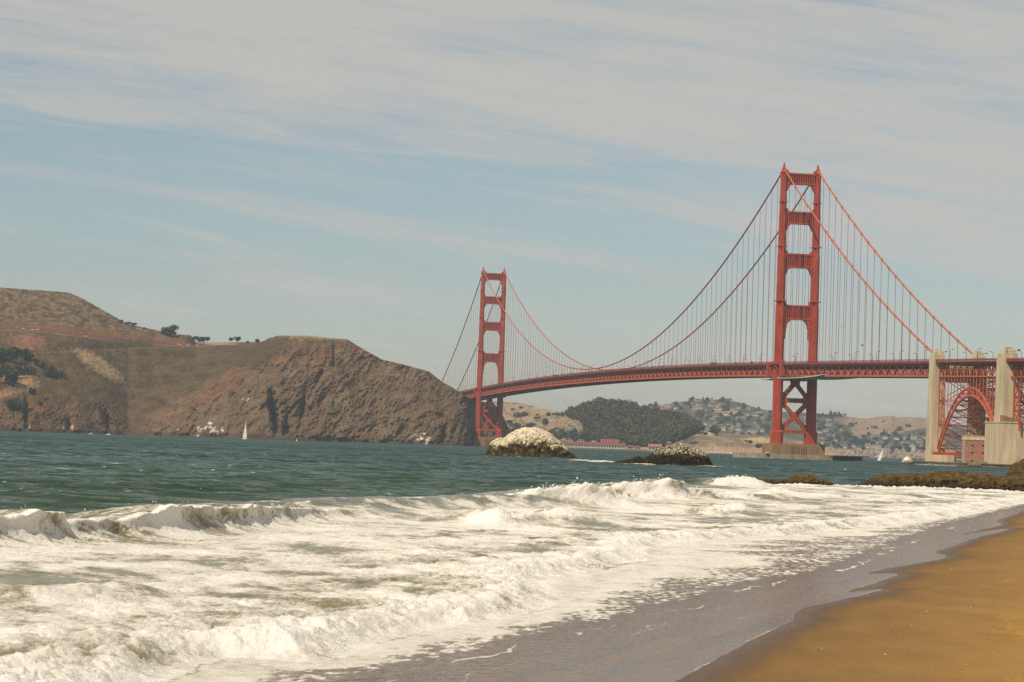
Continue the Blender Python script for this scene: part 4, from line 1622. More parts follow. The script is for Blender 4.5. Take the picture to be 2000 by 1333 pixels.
def tower(a0):
    T = empty('tower', (0, a0, 0), 0, BRIDGE)
    for sx in (-1, 1):
        x = 13.7 * sx
        m = MB()
        m.prism(stepped(x, 0, 9.2, 12.6), 12.0, 21.0)
        m.prism(stepped(x, 0, 9.2, 12.6), 21.0, 22.2, .86, (x, 0))
        lv = [(22.2, 78, 7.1, 9.6), (78, 118, 6.7, 9.2), (118, 158.5, 6.0, 8.4), (158.5, 191, 5.4, 7.4), (191, 221.6, 4.7, 6.4)]
        for i, (z0, z1, w, l) in enumerate(lv):
            m.prism(stepped(x, 0, w, l), z0 + (.0 if i == 0 else .02), z1)
            # short inner buttress that ends part-way up each lift: the stepped shoulders
            if i > 0:
                m.prism(stepped(x, 0, w + .55, l * .55), z0 + .02, z0 + (z1 - z0) * .42)
                m.prism(stepped(x, 0, w * .5, l + .6), z0 + .02, z0 + (z1 - z0) * .42)
        for zb in (128 - 6, 160.5 + 4, 199):
            rw = {122: 6.7, 164.5: 5.4, 199: 4.7}[zb] / 2 + .34
            m.box(x - rw, x + rw, -rw * 1.36 - .1, rw * 1.36 + .1, zb, zb + .7)
        m.build('leg', M['red'], T)
        fn = MB()
        fn.prism(stepped(x, 0, 5.6, 7.2), 221.6, 222.6)
        fn.prism(stepped(x, 0, 4.6, 5.6), 222.6, 226.2, .55, (x, 0))
        fn.prism(stepped(x, 0, 1.5, 1.8), 226.2, 228.4)
        fn.prism(stepped(x, 0, .7, .7), 228.4, 229.8)
        fn.build('saddle_cap', M['red'], T)
    for zc, hh, w in ((217.6, 8.6, 4.7), (187.2, 9.6, 5.4), (153.8, 11.0, 6.0), (113.6, 11.2, 6.7)):
        m = MB()
        xi = 13.7 - w / 2 - .05
        y0 = 2.3
        z0, z1 = zc - hh / 2, zc + hh / 2
        m.box(-xi, xi, -y0 + 1.3, y0 - 1.3, z0, z1)
        m.box(-xi, xi, -y0 - .25, y0 + .25, z1 - 1.2, z1 + .1)
        m.box(-xi, xi, -y0 - .1, y0 + .1, z0 - .1, z0 + 1.3)
        nrib = 11
        for i in range(nrib + 1):
            xx = -xi + 1.2 + (2 * xi - 2.4) * i / nrib
            m.box(xx - .36, xx + .36, -y0, y0, z0 + 1.3, z1 - 1.2)
        # stepped haunches under the strut and small ones above it
        for sx in (-1, 1):
            big = hh > 10.5 and zc < 120
            steps = [(4.6, 1.2), (3.3, 2.2), (2.4, 3.6), (1.7, 6.4), (1.1, 10.5), (.6, 15.0)] if big else [(3.0, .9), (2.1, 1.9), (1.4, 3.2), (.7, 5.0)]
            zt = z0 - .1
            for wd, dp in steps:
                xa, xb = sorted((sx * xi, sx * (xi - wd)))
                m.box(xa, xb, -y0 + .1 + wd * .04, y0 - .1 - wd * .04, z0 - .1 - dp, zt + .01 * dp)
                zt = z0 - .1
            for wd, dp in ((1.6, .6), (.9, 1.3), (.5, 2.4)):
                xa, xb = sorted((sx * xi, sx * (xi - wd)))
                m.box(xa, xb, -y0 + .3 + .03 * dp, y0 - .3 - .03 * dp, z1 + .1, z1 + .1 + dp)
        m.build('strut', M['red'], T)
    # bracing under the deck
    m = MB()
    xi = 13.7 - 3.5
    for z0, z1 in ((47.2, 71.0), (22.6, 43.6)):
        for sx in (-1, 1):
            m.bar((sx * xi, -.12 * sx, z0), (-sx * xi, -.12 * sx, z1), 3.0, 3.0 - .2 * sx)
        zc = (z0 + z1) / 2
        m.prism([(-3.4, -1.7), (3.4, -1.7), (3.4, 1.7), (-3.4, 1.7)], zc - 3.0, zc + 3.0)
        for sx in (-1, 1):
            for zz, up in ((z0, 1), (z1, -1)):
                m.add([(sx * xi, -1.65, zz), (sx * (xi - 3.6), -1.65, zz), (sx * xi, -1.65, zz + up * 5.0), (sx * xi, 1.65, zz), (sx * (xi - 3.6), 1.65, zz), (sx * xi, 1.65, zz + up * 5.0)],
                      [(0, 1, 2), (5, 4, 3), (0, 3, 4, 1), (1, 4, 5, 2), (2, 5, 3, 0)])
    m.box(-xi, xi, -1.8, 1.8, 43.6, 47.2)
    m.box(-xi, xi, -1.8, 1.8, 19.8, 22.6)
    m.build('cross_brace', M['red'], T)
    # stepped concrete pier
    m = MB()
    m.box(-21.0, 21.0, -13.0, 13.0, -2, 11.4)
    m.box(-20.2, 20.2, -12.2, 12.2, 11.4, 12.0)
    for sx in (-1, 1):
        m.box(13.7 * sx - 7.2, 13.7 * sx + 7.2, -14.0, 14.0, -2, 11.0)
    for i in range(7):
        xx = -5.4 + 1.8 * i
        m.box(xx - .45, xx + .45, -13.7, 13.7, -2, 10.6)
    m.build('pier', M['pier'], T)
    # sidewalk brackets round the outer leg faces, with the box-shaped expansion housings
    for sx in (-1, 1):
        m = MB()
        zt = 75 - 2.1
        m.box(min(sx * 13.5, sx * 19.4), max(sx * 13.5, sx * 19.4), -7.6, 7.6, zt, zt + 2.1)
        for yy in (-6.6, 6.6):
            m.bar((sx * 19.0, yy, zt), (sx * 16.2, yy, zt - 5.0), .7, .9)
        for yy in (-17.0, 17.0):
            m.box(sx * 16.2 - 1.5, sx * 16.2 + 1.5, yy - 2.2, yy + 2.2, 63.2, 75.3)
        m.build('sidewalk_platform', M['red'], T)
    return T


tower(0.0)
tower(1280.0)

A_S, A_N = -336.0, 1560.0


def build_deck():
    step = 7.62
    na = int(round((A_N - A_S) / step))
    aa = [A_S + (A_N - A_S) * i / na for i in range(na + 1)]
    road = MB()
    for i in range(na):
        for (x0, x1, d0, d1) in ((-13.2, 13.2, -3.0, -2.2), (-16.4, -13.2, -2.6, -1.75), (13.2, 16.4, -2.6, -1.75)):
            z0, z1 = deck_z(aa[i]), deck_z(aa[i + 1])
            v = [(x0, aa[i], z0 + d0), (x1, aa[i], z0 + d0), (x1, aa[i], z0 + d1), (x0, aa[i], z0 + d1), (x0, aa[i + 1], z1 + d0), (x1, aa[i + 1], z1 + d0), (x1, aa[i + 1], z1 + d1), (x0, aa[i + 1], z1 + d1)]
            road.add(v, [(0, 1, 2, 3)[::-1], (4, 5, 6, 7), (0, 4, 5, 1)[::-1], (1, 5, 6, 2)[::-1], (2, 6, 7, 3)[::-1], (3, 7, 4, 0)[::-1]])
    road.build('roadway', M['asphalt'], BRIDGE)
    for sx in (-1, 1):
        m = MB()
        x = 13.9 * sx
        for i in range(na + 1):
            z = deck_z(aa[i])
            zt, zb = z - 3.5, z - 10.8
            m.bar((x, aa[i], zb), (x, aa[i], zt), .5, .45, (0, 1, 0))
            if i < na:
                z2 = deck_z(aa[i + 1])
                m.bar((x, aa[i], zt), (x, aa[i + 1], z2 - 3.5), .9, 1.0)
                m.bar((x, aa[i], zb), (x, aa[i + 1], z2 - 10.8), .9, 1.25)
                if i % 2 == 0:
                    m.bar((x + .02, aa[i], zb), (x + .02, aa[i + 1], z2 - 3.5), .55, .95)
                else:
                    m.bar((x - .02, aa[i], zt), (x - .02, aa[i + 1], z2 - 10.8), .55, .95)
        m.build('stiffening_truss', M['steel'], BRIDGE)
        r = MB()
        x = 16.4 * sx
        for i in range(na):
            z, z2 = deck_z(aa[i]), deck_z(aa[i + 1])
            r.bar((x, aa[i], z - .1), (x, aa[i + 1], z2 - .1), .22, .22)
            r.bar((x, aa[i], z - 1.5), (x, aa[i + 1], z2 - 1.5), .12, .5)
            r.bar((x, aa[i], z - 2.25), (x, aa[i + 1], z2 - 2.25), .3, 1.0)
            for k in range(5):
                t = k / 5
                zz = z + (z2 - z) * t
                ya = aa[i] + (aa[i + 1] - aa[i]) * t
                r.bar((x, ya, zz - 1.3), (x, ya, zz - .2), .12, .62, (0, 1, 0))
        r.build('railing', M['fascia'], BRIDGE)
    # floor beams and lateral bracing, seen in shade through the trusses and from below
    m = MB()
    for i in range(na + 1):
        z = deck_z(aa[i])
        m.bar((-13.6, aa[i], z - 4.2), (13.6, aa[i], z - 4.2), .4, 1.8)
        m.bar((-13.6, aa[i], z - 10.6), (13.6, aa[i], z - 10.6), .5, .8)
        m.bar((-13.4, aa[i], z - 10.2), (0, aa[i], z - 5.1), .4, .4)
        m.bar((13.4, aa[i], z - 10.2), (0, aa[i], z - 5.1), .4, .4)
        if i < na:
            z2 = deck_z(aa[i + 1])
            m.bar((-13.5, aa[i], z - 10.7), (0, aa[i + 1], z2 - 10.7), .6, .5)
            m.bar((13.5, aa[i], z - 10.72), (0, aa[i + 1], z2 - 10.72), .6, .5)
            m.bar((0, aa[i], z - 10.74), (-13.5, aa[i + 1], z2 - 10.74), .6, .5)
            m.bar((0, aa[i], z - 10.76), (13.5, aa[i + 1], z2 - 10.76), .6, .5)
            for xx in (-9, -4.5, 0, 4.5, 9):
                m.bar((xx, aa[i], z - 3.5), (xx, aa[i + 1], z2 - 3.5), .35, .8)
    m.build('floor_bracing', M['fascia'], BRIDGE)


build_deck()


def build_cables():
    for sx in (-1, 1):
        pts = [(13.7 * sx, a, cable_z(a)) for a in np.concatenate([np.linspace(-334, 0, 34), np.linspace(0, 1280, 100)[1:], np.linspace(1280, 1618, 34)[1:]])]
        m = MB()
        m.tube(pts, .62, 8)
        # cable bands at the suspenders, nearest span
        for i in range(1, 22):
            a = -15.24 * i
            p, q = (13.7 * sx, a - 1.0, cable_z(a - 1.0)), (13.7 * sx, a + 1.0, cable_z(a + 1.0))
            m.tube([p, q], .86, 8)
        m.build('main_cable', M['cable'], BRIDGE)
    rows = []
    for k in list(range(-21, 0)) + list(range(1, 84)) + list(range(85, 104)):
        a = 15.24 * k
        for sx in (-1, 1):
            zt, zb = cable_z(a), deck_z(a) - 3.0
            if zt - zb < 1.2:
                continue
            d = bw(13.7 * sx, a)
            rows.append(((zt - zb) / math.hypot(d.x, d.y), sx, a, zt, zb))
    rows.sort(reverse=True)
    rest = MB()
    for i, (_, sx, a, zt, zb) in enumerate(rows):
        m = MB() if i < 100 else rest
        for dy in (-.16, .16):
            m.bar((13.7 * sx, a + dy, zb), (13.7 * sx, a + dy, zt), .17, .17, (0, 1, 0))
        if i < 100:
            m.build('suspender_cable', M['susp'], BRIDGE)
    o = rest.build('suspender_cables', M['susp'], BRIDGE)
    o['kind'] = 'stuff'


build_cables()


def lamp_proto():
    root = empty('street_lamp', (0, 0, 0))
    m = MB()
    m.tube([(0, 0, 0), (0, 0, 6.6)], [.20, .14], 6)
    m.tube([(0, 0, 6.6), (.25, 0, 7.3), (.8, 0, 7.7), (1.7, 0, 7.75)], [.14, .12, .11, .10], 6)
    m.box(-.28, .28, -.28, .28, -.4, .5)
    m.build('post', M['fascia'], root)
    h = MB()
    h.prism([(1.5, -.3), (2.6, -.3), (2.6, .3), (1.5, .3)], 7.45, 7.9, .7, (2.05, 0))
    h.build('lamp_head', M['fascia'], root)
    return root


def place_lamps():
    pr = lamp_proto()
    first = True
    for a in np.arange(-460, 1420, 45.72):
        for sx in (-1, 1):
            if abs(a) < 12 or abs(a - 1280) < 12:
                continue
            o = pr if first else copy_tree(pr)
            first = False
            o.location = bw(15.9 * sx, a + (8 if sx > 0 else 0), deck_z(a) - 1.7)
            o.rotation_euler = (0, 0, HD + (math.pi if sx > 0 else 0))
            tag(o, 'slim red lamp post curving over the bridge roadway' if a > -330 else 'slim red lamp post over the roadway above the steel arch', 'street lamp', 'lamp posts along the bridge deck')


place_lamps()


# ---- concrete pylons, arch, viaduct
def pylon(a0, w, l, zt, label, hidden_wall=False):
    loc = bw(0, a0)
    root = empty('concrete_pylon', loc, HD)
    tag(root, label, 'pylon', 'concrete pylons either side of the steel arch')
    zd = deck_z(a0)
    for sx in (-1, 1):
        m = MB()
        c = 13.6 * sx
        # battered shaft in lifts
        for z0, z1, k0, k1 in ((-1.5, 14, 1.22, 1.16), (14, zd - 14, 1.16, 1.04), (zd - 14, zd + .3, 1.03, 1.0)):
            x0, x1 = w / 2 * k0, w / 2 * k1
            y0, y1 = l / 2 * k0, l / 2 * k1
            v = [(c - x0, -y0, z0), (c + x0, -y0, z0), (c + x0, y0, z0), (c - x0, y0, z0), (c - x1, -y1, z1), (c + x1, -y1, z1), (c + x1, y1, z1), (c - x1, y1, z1)]
            m.add(v, [(0, 3, 2, 1), (4, 5, 6, 7), (0, 1, 5, 4), (1, 2, 6, 5), (2, 3, 7, 6), (3, 0, 4, 7)])
        # vertical reveals on the faces
        for k in (-.28, .0, .28):
            m.box(c + sx * w / 2 - .2, c + sx * w / 2 + .35, k * l - .5, k * l + .5, zd - 11, zd + 2.2)
        m.build('shaft', M['concrete'], root)
        t = MB()
        t.box(c - w * .46, c + w * .46, -l * .46, l * .46, zd + .3, zd + 3.0)
        t.box(c - w * .34, c + w * .34, -l * .36, l * .30, zd + 3.0, zd + 4.4)
        t.box(c - w * .24, c + w * .24, -l * .26, l * .18, zd + 4.4, zt)
        t.build('stepped_cap', M['concrete'], root)
        g = MB()
        g.bar((c + w * .2, -l * .40, zd + 4.6), (c + w * .55, -l * .50, zd + 4.8), .22, .25)
        g.prism([(c + w * .46, -l * .56), (c + w * .60, -l * .56), (c + w * .60, -l * .45), (c + w * .46, -l * .45)], zd + 4.5, zd + 5.3, .7, (c + w * .53, -l * .5))
        g.build('lantern_bracket', M['fascia'], root)
    b = MB()
    b.box(-13.6 + w / 2, 13.6 - w / 2, -l * .3, l * .3, zd - 14.5, zd - 3.2)
    b.build('cross_wall', M['concrete'], root)
    return root


pylon(-340.5, 8.2, 7.6, 74.0, 'slimmer concrete bridge pylon left of the steel arch')
pylon(-456.0, 9.8, 9.5, 71.9, 'broad concrete bridge pylon right of the steel arch')


def build_arch():
    root = empty('arch_span', bw(0, -398), HD)
    tag(root, 'orange-red steel arch span between the two concrete pylons', 'arch bridge')
    a0, a1 = -52.8, 53.2          # along, around the root (south to north)
    n = 20
    aa = [a0 + (a1 - a0) * i / n for i in range(n + 1)]

    def top(a):
        t = a / 53.0
        return 48.8 - 37.5 * abs(t) ** 2.05

    def bot(a):
        t = a / 53.0
        return 44.0 - 38.5 * abs(t) ** 2.1

    zc1, zc2 = -2.9, -10.9

    def dz(a):
        return deck_z(a - 398)

    for sx in (-1, 1):
        x = 13.7 * sx
        m = MB()
        for i in range(n):
            p, q = aa[i], aa[i + 1]
            m.bar((x, p, top(p)), (x, q, top(q)), 1.0, .9)
            m.bar((x, p, bot(p)), (x, q, bot(q)), 1.1, 1.05)
            m.bar((x, p, bot(p)), (x, p, top(p)), .45, .45, (0, 1, 0))
            if i % 2:
                m.bar((x, p, bot(p)), (x, q, top(q)), .4, .45)
            else:
                m.bar((x, p, top(p)), (x, q, bot(q)), .4, .45)
        m.build('arch_rib', M['arch'], root)
        m = MB()
        for i in range(0, n + 1):
            p = aa[i]
            if dz(p) + zc2 - top(p) > .5 and i % 1 == 0:
                m.bar((x, p, top(p)), (x, p, dz(p) + zc2), .42, .42, (0, 1, 0))
        for zz in (18.0, 30.0, 42.0):
            for i in range(n):
                if zz > max(top(aa[i]), top(aa[i + 1])):
                    m.bar((x, aa[i], zz), (x, aa[i + 1], zz), .25, .3)
        for e, sgn in ((0, 1), (n, -1)):
            zs = [10, 18, 26, 34, 42, 50]
            for z0, z1 in zip(zs[:-1], zs[1:]):
                p, q = aa[e], aa[e + 2 * sgn]
                if z0 > top(q):
                    m.bar((x, p, z0), (x, q, z1), .25, .25)
                    m.bar((x + .03, q, z0), (x + .03, p, z1), .25, .25)
        m.build('spandrel_frame', M['arch'], root)
        m = MB()
        for i in range(n + 1):
            p = aa[i]
            m.bar((x, p, dz(p) + zc2), (x, p, dz(p) + zc1), .4, .4, (0, 1, 0))
            if i < n:
                q = aa[i + 1]
                m.bar((x, p, dz(p) + zc1), (x, q, dz(q) + zc1), .9, .9)
                m.bar((x, p, dz(p) + zc2), (x, q, dz(q) + zc2), .9, .9)
                if i % 2:
                    m.bar((x, p, dz(p) + zc1), (x, q, dz(q) + zc2), .42, .5)
                else:
                    m.bar((x, p, dz(p) + zc2), (x, q, dz(q) + zc1), .42, .5)
        m.build('deck_truss', M['arch'], root)
        r = MB()
        x = 16.4 * sx
        r.bar((x, a0, dz(a0) - .1), (x, a1, dz(a1) - .1), .22, .22)
        r.bar((x, a0, dz(a0) - .85), (x, a1, dz(a1) - .85), .10, .95)
        r.bar((x, a0, dz(a0) - 1.9), (x, a1, dz(a1) - 1.9), .3, .8)
        r.build('railing', M['fascia'], root)
    m = MB()
    z0, z1 = dz(a0), dz(a1)
    m.add([(-16.2, a0, z0 - 2.4), (16.2, a0, z0 - 2.4), (16.2, a1, z1 - 2.4), (-16.2, a1, z1 - 2.4), (-16.2, a0, z0 - 1.9), (16.2, a0, z0 - 1.9), (16.2, a1, z1 - 1.9), (-16.2, a1, z1 - 1.9)],
          [(0, 3, 2, 1), (4, 5, 6, 7), (0, 1, 5, 4), (1, 2, 6, 5), (2, 3, 7, 6), (3, 0, 4, 7)])
    m.build('roadway', M['asphalt'], root)
    # lateral bracing between the two ribs and the spandrel bents
    m = MB()
    for i in range(n + 1):
        p = aa[i]
        m.bar((-13.4, p, dz(p) + zc1 - .2), (13.4, p, dz(p) + zc1 - .2), .4, 1.2)
        m.bar((-13.4, p, dz(p) + zc2), (13.4, p, dz(p) + zc2), .4, .5)
        m.bar((-13.4, p, top(p)), (13.4, p, top(p)), .45, .45)
        m.bar((-13.4, p, bot(p)), (13.4, p, bot(p)), .45, .45)
        if i % 2 == 0:
            zt = dz(p) + zc2
            k = max(1, int((zt - top(p)) / 12))
            for j in range(k):
                za, zb = top(p) + (zt - top(p)) * j / k, top(p) + (zt - top(p)) * (j + 1) / k
                if zb - za > 2:
                    m.bar((-13.4, p + .1, za), (13.4, p + .1, zb), .35, .35)
                    m.bar((13.4, p - .1, za), (-13.4, p - .1, zb), .35, .35)
                    m.bar((-13.4, p, zb), (13.4, p, zb), .3, .3)
        if i < n:
            q = aa[i + 1]
            m.bar((-13.4, p, bot(p)), (13.4, q, bot(q)), .38, .38)
            m.bar((13.4, p, bot(p) + .03), (-13.4, q, bot(q) + .03), .38, .38)
            m.bar((-13.4, p, top(p)), (0, q, top(q)), .38, .38)
            m.bar((13.4, p, top(p) + .03), (0, q, top(q) + .03), .38, .38)
    m.build('cross_bracing', M['red'], root)
    for e, lx in ((a1 - 6.5, 1),):
        s = MB()
        s.box(-17.2, 17.2, e - 3.5, e + 5.5, 6.6, 8.6)
        for xx in (-15, -9):
            s.box(xx - .8, xx + .8, e - 2, e + 3, 6.4, 6.6)
        s.build('shoe_girder', M['red'], root)


build_arch()


def build_abutment():
    o = MB()
    n = 18
    c = (0, 0)
    pl = [(-19, -6), (-18.5, -8.5), (-17, -10.5), (-14, -11.5), (-9.5, -11.5), (-7.5, -10), (-6.5, -7), (-6.5, 7), (-19, 7)]
    o.prism(pl, -1.0, 6.2)
    o.prism([(x * .97, y * .95) for x, y in pl], 6.2, 6.6)
    b = o.build('arch_abutment', M['concrete'])
    b.location = bw(0, -352)
    b.rotation_euler = (0, 0, HD)
    tag(b, 'rounded stained concrete abutment under the left foot of the arch', 'abutment')


build_abutment()


def build_fort():
    c = at_depth(1880, 880, 1556)
    root = empty('brick_fort', (c[0], c[1], 0), R(-8))
    tag(root, 'red brick fort with small square gun openings under the arch', 'fort')
    w, d, zt = 34.0, 24.0, 19.2
    # front wall with real openings (camera-facing side along local x, at y = 0)
    cols = [6.0, 12.4, 17.3, 22.2, 27.0]
    rows = [3.6, 8.6, 13.2]
    ow, oh = 1.3, 1.0
    xs = sorted([0, w] + [v for x in cols for v in (x - ow / 2, x + ow / 2)])
    zs = sorted([1.6, 16.6] + [v for z in rows for v in (z - oh / 2, z + oh / 2)])
    m = MB()
    for i in range(len(xs) - 1):
        for j in range(len(zs) - 1):
            xc, zc = (xs[i] + xs[i + 1]) / 2, (zs[j] + zs[j + 1]) / 2
            if any(abs(xc - x) < .1 for x in cols) and any(abs(zc - z) < .1 for z in rows):
                continue
            m.add([(xs[i], 0, zs[j]), (xs[i + 1], 0, zs[j]), (xs[i + 1], 0, zs[j + 1]), (xs[i], 0, zs[j + 1])], [(0, 1, 2, 3)])
    for x in cols:
        for z in rows:
            x0, x1, z0, z1 = x - ow / 2, x + ow / 2, z - oh / 2, z + oh / 2
            m.add([(x0, 0, z0), (x1, 0, z0), (x1, 0, z1), (x0, 0, z1), (x0, 1.4, z0), (x1, 1.4, z0), (x1, 1.4, z1), (x0, 1.4, z1)],
                  [(0, 4, 5, 1), (1, 5, 6, 2), (2, 6, 7, 3), (3, 7, 4, 0)])
    m.add([(0, 0, 1.6), (0, d, 1.6), (0, d, 16.6), (0, 0, 16.6)], [(0, 3, 2, 1)][::1])
    m.add([(w, 0, 1.6), (w, d, 1.6), (w, d, 16.6), (w, 0, 16.6)], [(0, 1, 2, 3)])
    m.add([(0, d, 1.6), (w, d, 1.6), (w, d, 16.6), (0, d, 16.6)], [(3, 2, 1, 0)])
    m.build('wall', M['brick'], root)
    for x in cols:
        for z in rows:
            MB().box(x - ow / 2 + .02, x + ow / 2 - .02, 1.0, 1.3, z - oh / 2 + .02, z + oh / 2 - .02).build('gun_opening', M['dark'], root)
    q = MB()
    k = 0
    z = 1.62
    while z < 16.4:
        e = 1.9 if k % 2 else 1.2
        q.box(-.12, e, -.12, e, z, z + .7)
        z += .74
        k += 1
    q.build('quoin', M['wallc'], root)
    p = MB()
    p.box(-.3, w + .3, -.35, d + .3, 16.62, 17.3)
    p.box(0, w, 0, d, 17.3, zt)
    p.box(-.25, w + .25, -.25, d + .25, zt, zt + .3)
    p.build('parapet', M['concrete'], root)


build_fort()


def build_seawall():
    P = [bw(-25, -318), bw(-24, -366), bw(-26, -405), bw(-30, -452), bw(-36, -520), bw(-40, -600)]
    m = MB()
    for p, q in zip(P[:-1], P[1:]):
        n = Vector((q - p).normalized()).cross(Vector((0, 0, 1)))
        if n.x < 0:
            n = -n
        e = 46
        v = [(p.x, p.y, -1), (q.x, q.y, -1), (q.x + n.x * e, q.y + n.y * e, -1), (p.x + n.x * e, p.y + n.y * e, -1)]
        m.add(v + [(a, b, 1.9) for a, b, _ in v], [(0, 3, 2, 1), (4, 5, 6, 7), (0, 1, 5, 4), (1, 2, 6, 5), (2, 3, 7, 6), (3, 0, 4, 7)])
        m.bar((p.x, p.y, 2.2), (q.x, q.y, 2.2), 1.0, .6)
        L = (q - p).length
        for i in range(int(L / 4)):
            t = p + (q - p) * (i * 4 / L)
            m.box(t.x - .5, t.x + .5, t.y - .5, t.y + .5, -1, 1.2)
    o = m.build('seawall', M['seawall'])
    tag(o, 'low dark stone seawall along the water below fort and pylons', 'seawall')


build_seawall()


def build_anchorage():
    # concrete wall block right of the second pylon and the viaduct above it
    c = at_depth(1951, 860, 1462)
    root = empty('concrete_block', (c[0], c[1], 0), HD - R(6))
    tag(root, 'big pale stained concrete block right of the broad pylon', 'concrete block')
    m = MB()
    m.box(0, 46, 0, 30, -1, 26.6)
    for x in (12, 27, 39):
        m.box(x - .35, x + .35, -.12, .2, 1.9, 26.2)
    m.build('body', M['concrete'], root)
    MB().box(-.25, 46.2, -.3, 30.2, 26.6, 27.4).build('coping', M['concrete'], root)
    s = MB()
    s.add([(2.6, 2, 27.4), (14, 2, 27.4), (14, 8, 27.4), (2.6, 8, 27.4), (2.6, 2, 31.2), (6, 2, 30.2), (14, 2, 28.2), (2.6, 8, 31.2), (14, 8, 28.2), (6, 8, 30.2)],
          [(0, 1, 6, 5, 4), (2, 3, 7, 9, 8), (1, 2, 8, 6), (3, 0, 4, 7), (4, 5, 9, 7), (5, 6, 8, 9), (0, 3, 2, 1)])
    s.build('sloping_block', M['pier'], root)
    r = MB()
    for x in np.arange(3, 15.5, 2.4):
        r.bar((x, .5, 27.4), (x, .5, 29.8), .14, .14, (0, 1, 0))
    r.bar((3, .5, 29.8), (15, .5, 29.8), .14, .14)
    r.bar((3, .5, 28.7), (15, .5, 28.7), .12, .12)
    r.build('railing', M['fascia'], root)
    # viaduct
    root = empty('steel_viaduct', bw(0, -452), HD)
    tag(root, 'dark red steel viaduct running off past the broad pylon', 'viaduct')
    n = 18
    aa = [-.5 - 6.0 * i for i in range(n + 1)]
    leg = MB()
    for sx in (-1, 1):
        t = MB()
        x = 13.0 * sx
        for i in range(n):
            p, q = aa[i], aa[i + 1]
            z, z2 = deck_z(p - 452), deck_z(q - 452)
            t.bar((x, p, z - 3.2), (x, q, z2 - 3.2), .8, .8)
            t.bar((x, p, z - 11), (x, q, z2 - 11), .8, .9)
            t.bar((x, p, z - 11), (x, p, z - 3.2), .4, .4, (0, 1, 0))
            t.bar((x, p, z - (3.2 if i % 2 else 11)), (x, q, z2 - (11 if i % 2 else 3.2)), .45, .5)
        t.build('deck_truss', M['red'], root)
    for k in range(3):
        for sx in (-1, 1):
            for dy in (0, -9):
                y = -14 - 30 * k + dy
                z = deck_z(y - 452) - 11
                leg.bar((13 * sx, y, 22), (13 * sx, y, z), .8, .8, (0, 1, 0))
        for z0 in (26, 34, 42):
            for dy in (0, -9):
                y = -14 - 30 * k + dy
                leg.bar((-13, y, z0), (13, y, z0 + 8), .45, .45)
                leg.bar((13, y + .05, z0), (-13, y + .05, z0 + 8), .45, .45)
                leg.bar((-13, y, z0), (13, y, z0), .4, .4)
            for sx in (-1, 1):
                y = -14 - 30 * k
                leg.bar((13 * sx, y, z0), (13 * sx, y - 9, z0 + 8), .4, .4)
                leg.bar((13 * sx + .05, y - 9, z0), (13 * sx + .05, y, z0 + 8), .4, .4)
    leg.build('trestle_bent', M['red'], root)
    z0, z1 = deck_z(-452), deck_z(-562)
    d = MB()
    d.add([(-16.2, 0, z0 - 2.6), (16.2, 0, z0 - 2.6), (16.2, -108, z1 - 2.6), (-16.2, -108, z1 - 2.6), (-16.2, 0, z0 - 1.9), (16.2, 0, z0 - 1.9), (16.2, -108, z1 - 1.9), (-16.2, -108, z1 - 1.9)],
          [(0, 1, 2, 3), (7, 6, 5, 4), (4, 5, 1, 0), (5, 6, 2, 1), (6, 7, 3, 2), (7, 4, 0, 3)])
    d.build('roadway', M['asphalt'], root)
    for sx in (-1, 1):
        r = MB()
        r.bar((16.4 * sx, 0, z0 - .1), (16.4 * sx, -108, z1 - .1), .22, .22)
        r.bar((16.4 * sx, 0, z0 - 1.3), (16.4 * sx, -108, z1 - 1.3), .2, 1.8)
        r.build('railing', M['fascia'], root)


build_anchorage()


def build_fender():
    c = bw(0, 0)
    root = empty('pier_fender', c, HD)
    tag(root, 'low oval concrete fender wall round the foot of the near tower', 'fender wall')
    n = 64
    m = MB()
    v = []
    for ro in ((47, 27), (44, 24)):
        for z in (-1.5, 3.9):
            for i in range(n):
                a = 2 * math.pi * i / n
                e = 2 / 2.8
                x = math.copysign(abs(math.cos(a)) ** e, math.cos(a)) * ro[0]
                y = math.copysign(abs(math.sin(a)) ** e, math.sin(a)) * ro[1]
                v.append((x, y, z))
    f = []
    for i in range(n):
        j = (i + 1) % n
        f += [(i, j, n + j, n + i), (n + i, n + j, 3 * n + j, 3 * n + i), (3 * n + i, 3 * n + j, 2 * n + j, 2 * n + i)]
    m.add(v, f)
    m.build('wall', M['fender'], root)
    # dark timber landing on its right end
    d = MB()
    d.box(24, 46, -30, -18, .6, 3.4)
    for i in range(10):
        x = 24.6 + 2.3 * i
        d.box(x - .4, x + .4, -30.4, -29.6, -1, 4.2)
    d.build('timber_landing', M['dark'], root)
    p = MB()
    p.bar((-46, -6, 3.9), (-46, -6, 5.4), .3, .3, (0, 1, 0))
    p.box(-30, -27.6, -26.4, -24.6, 3.9, 5.2)
    p.build('equipment_box', M['wallw'], root)


build_fender()


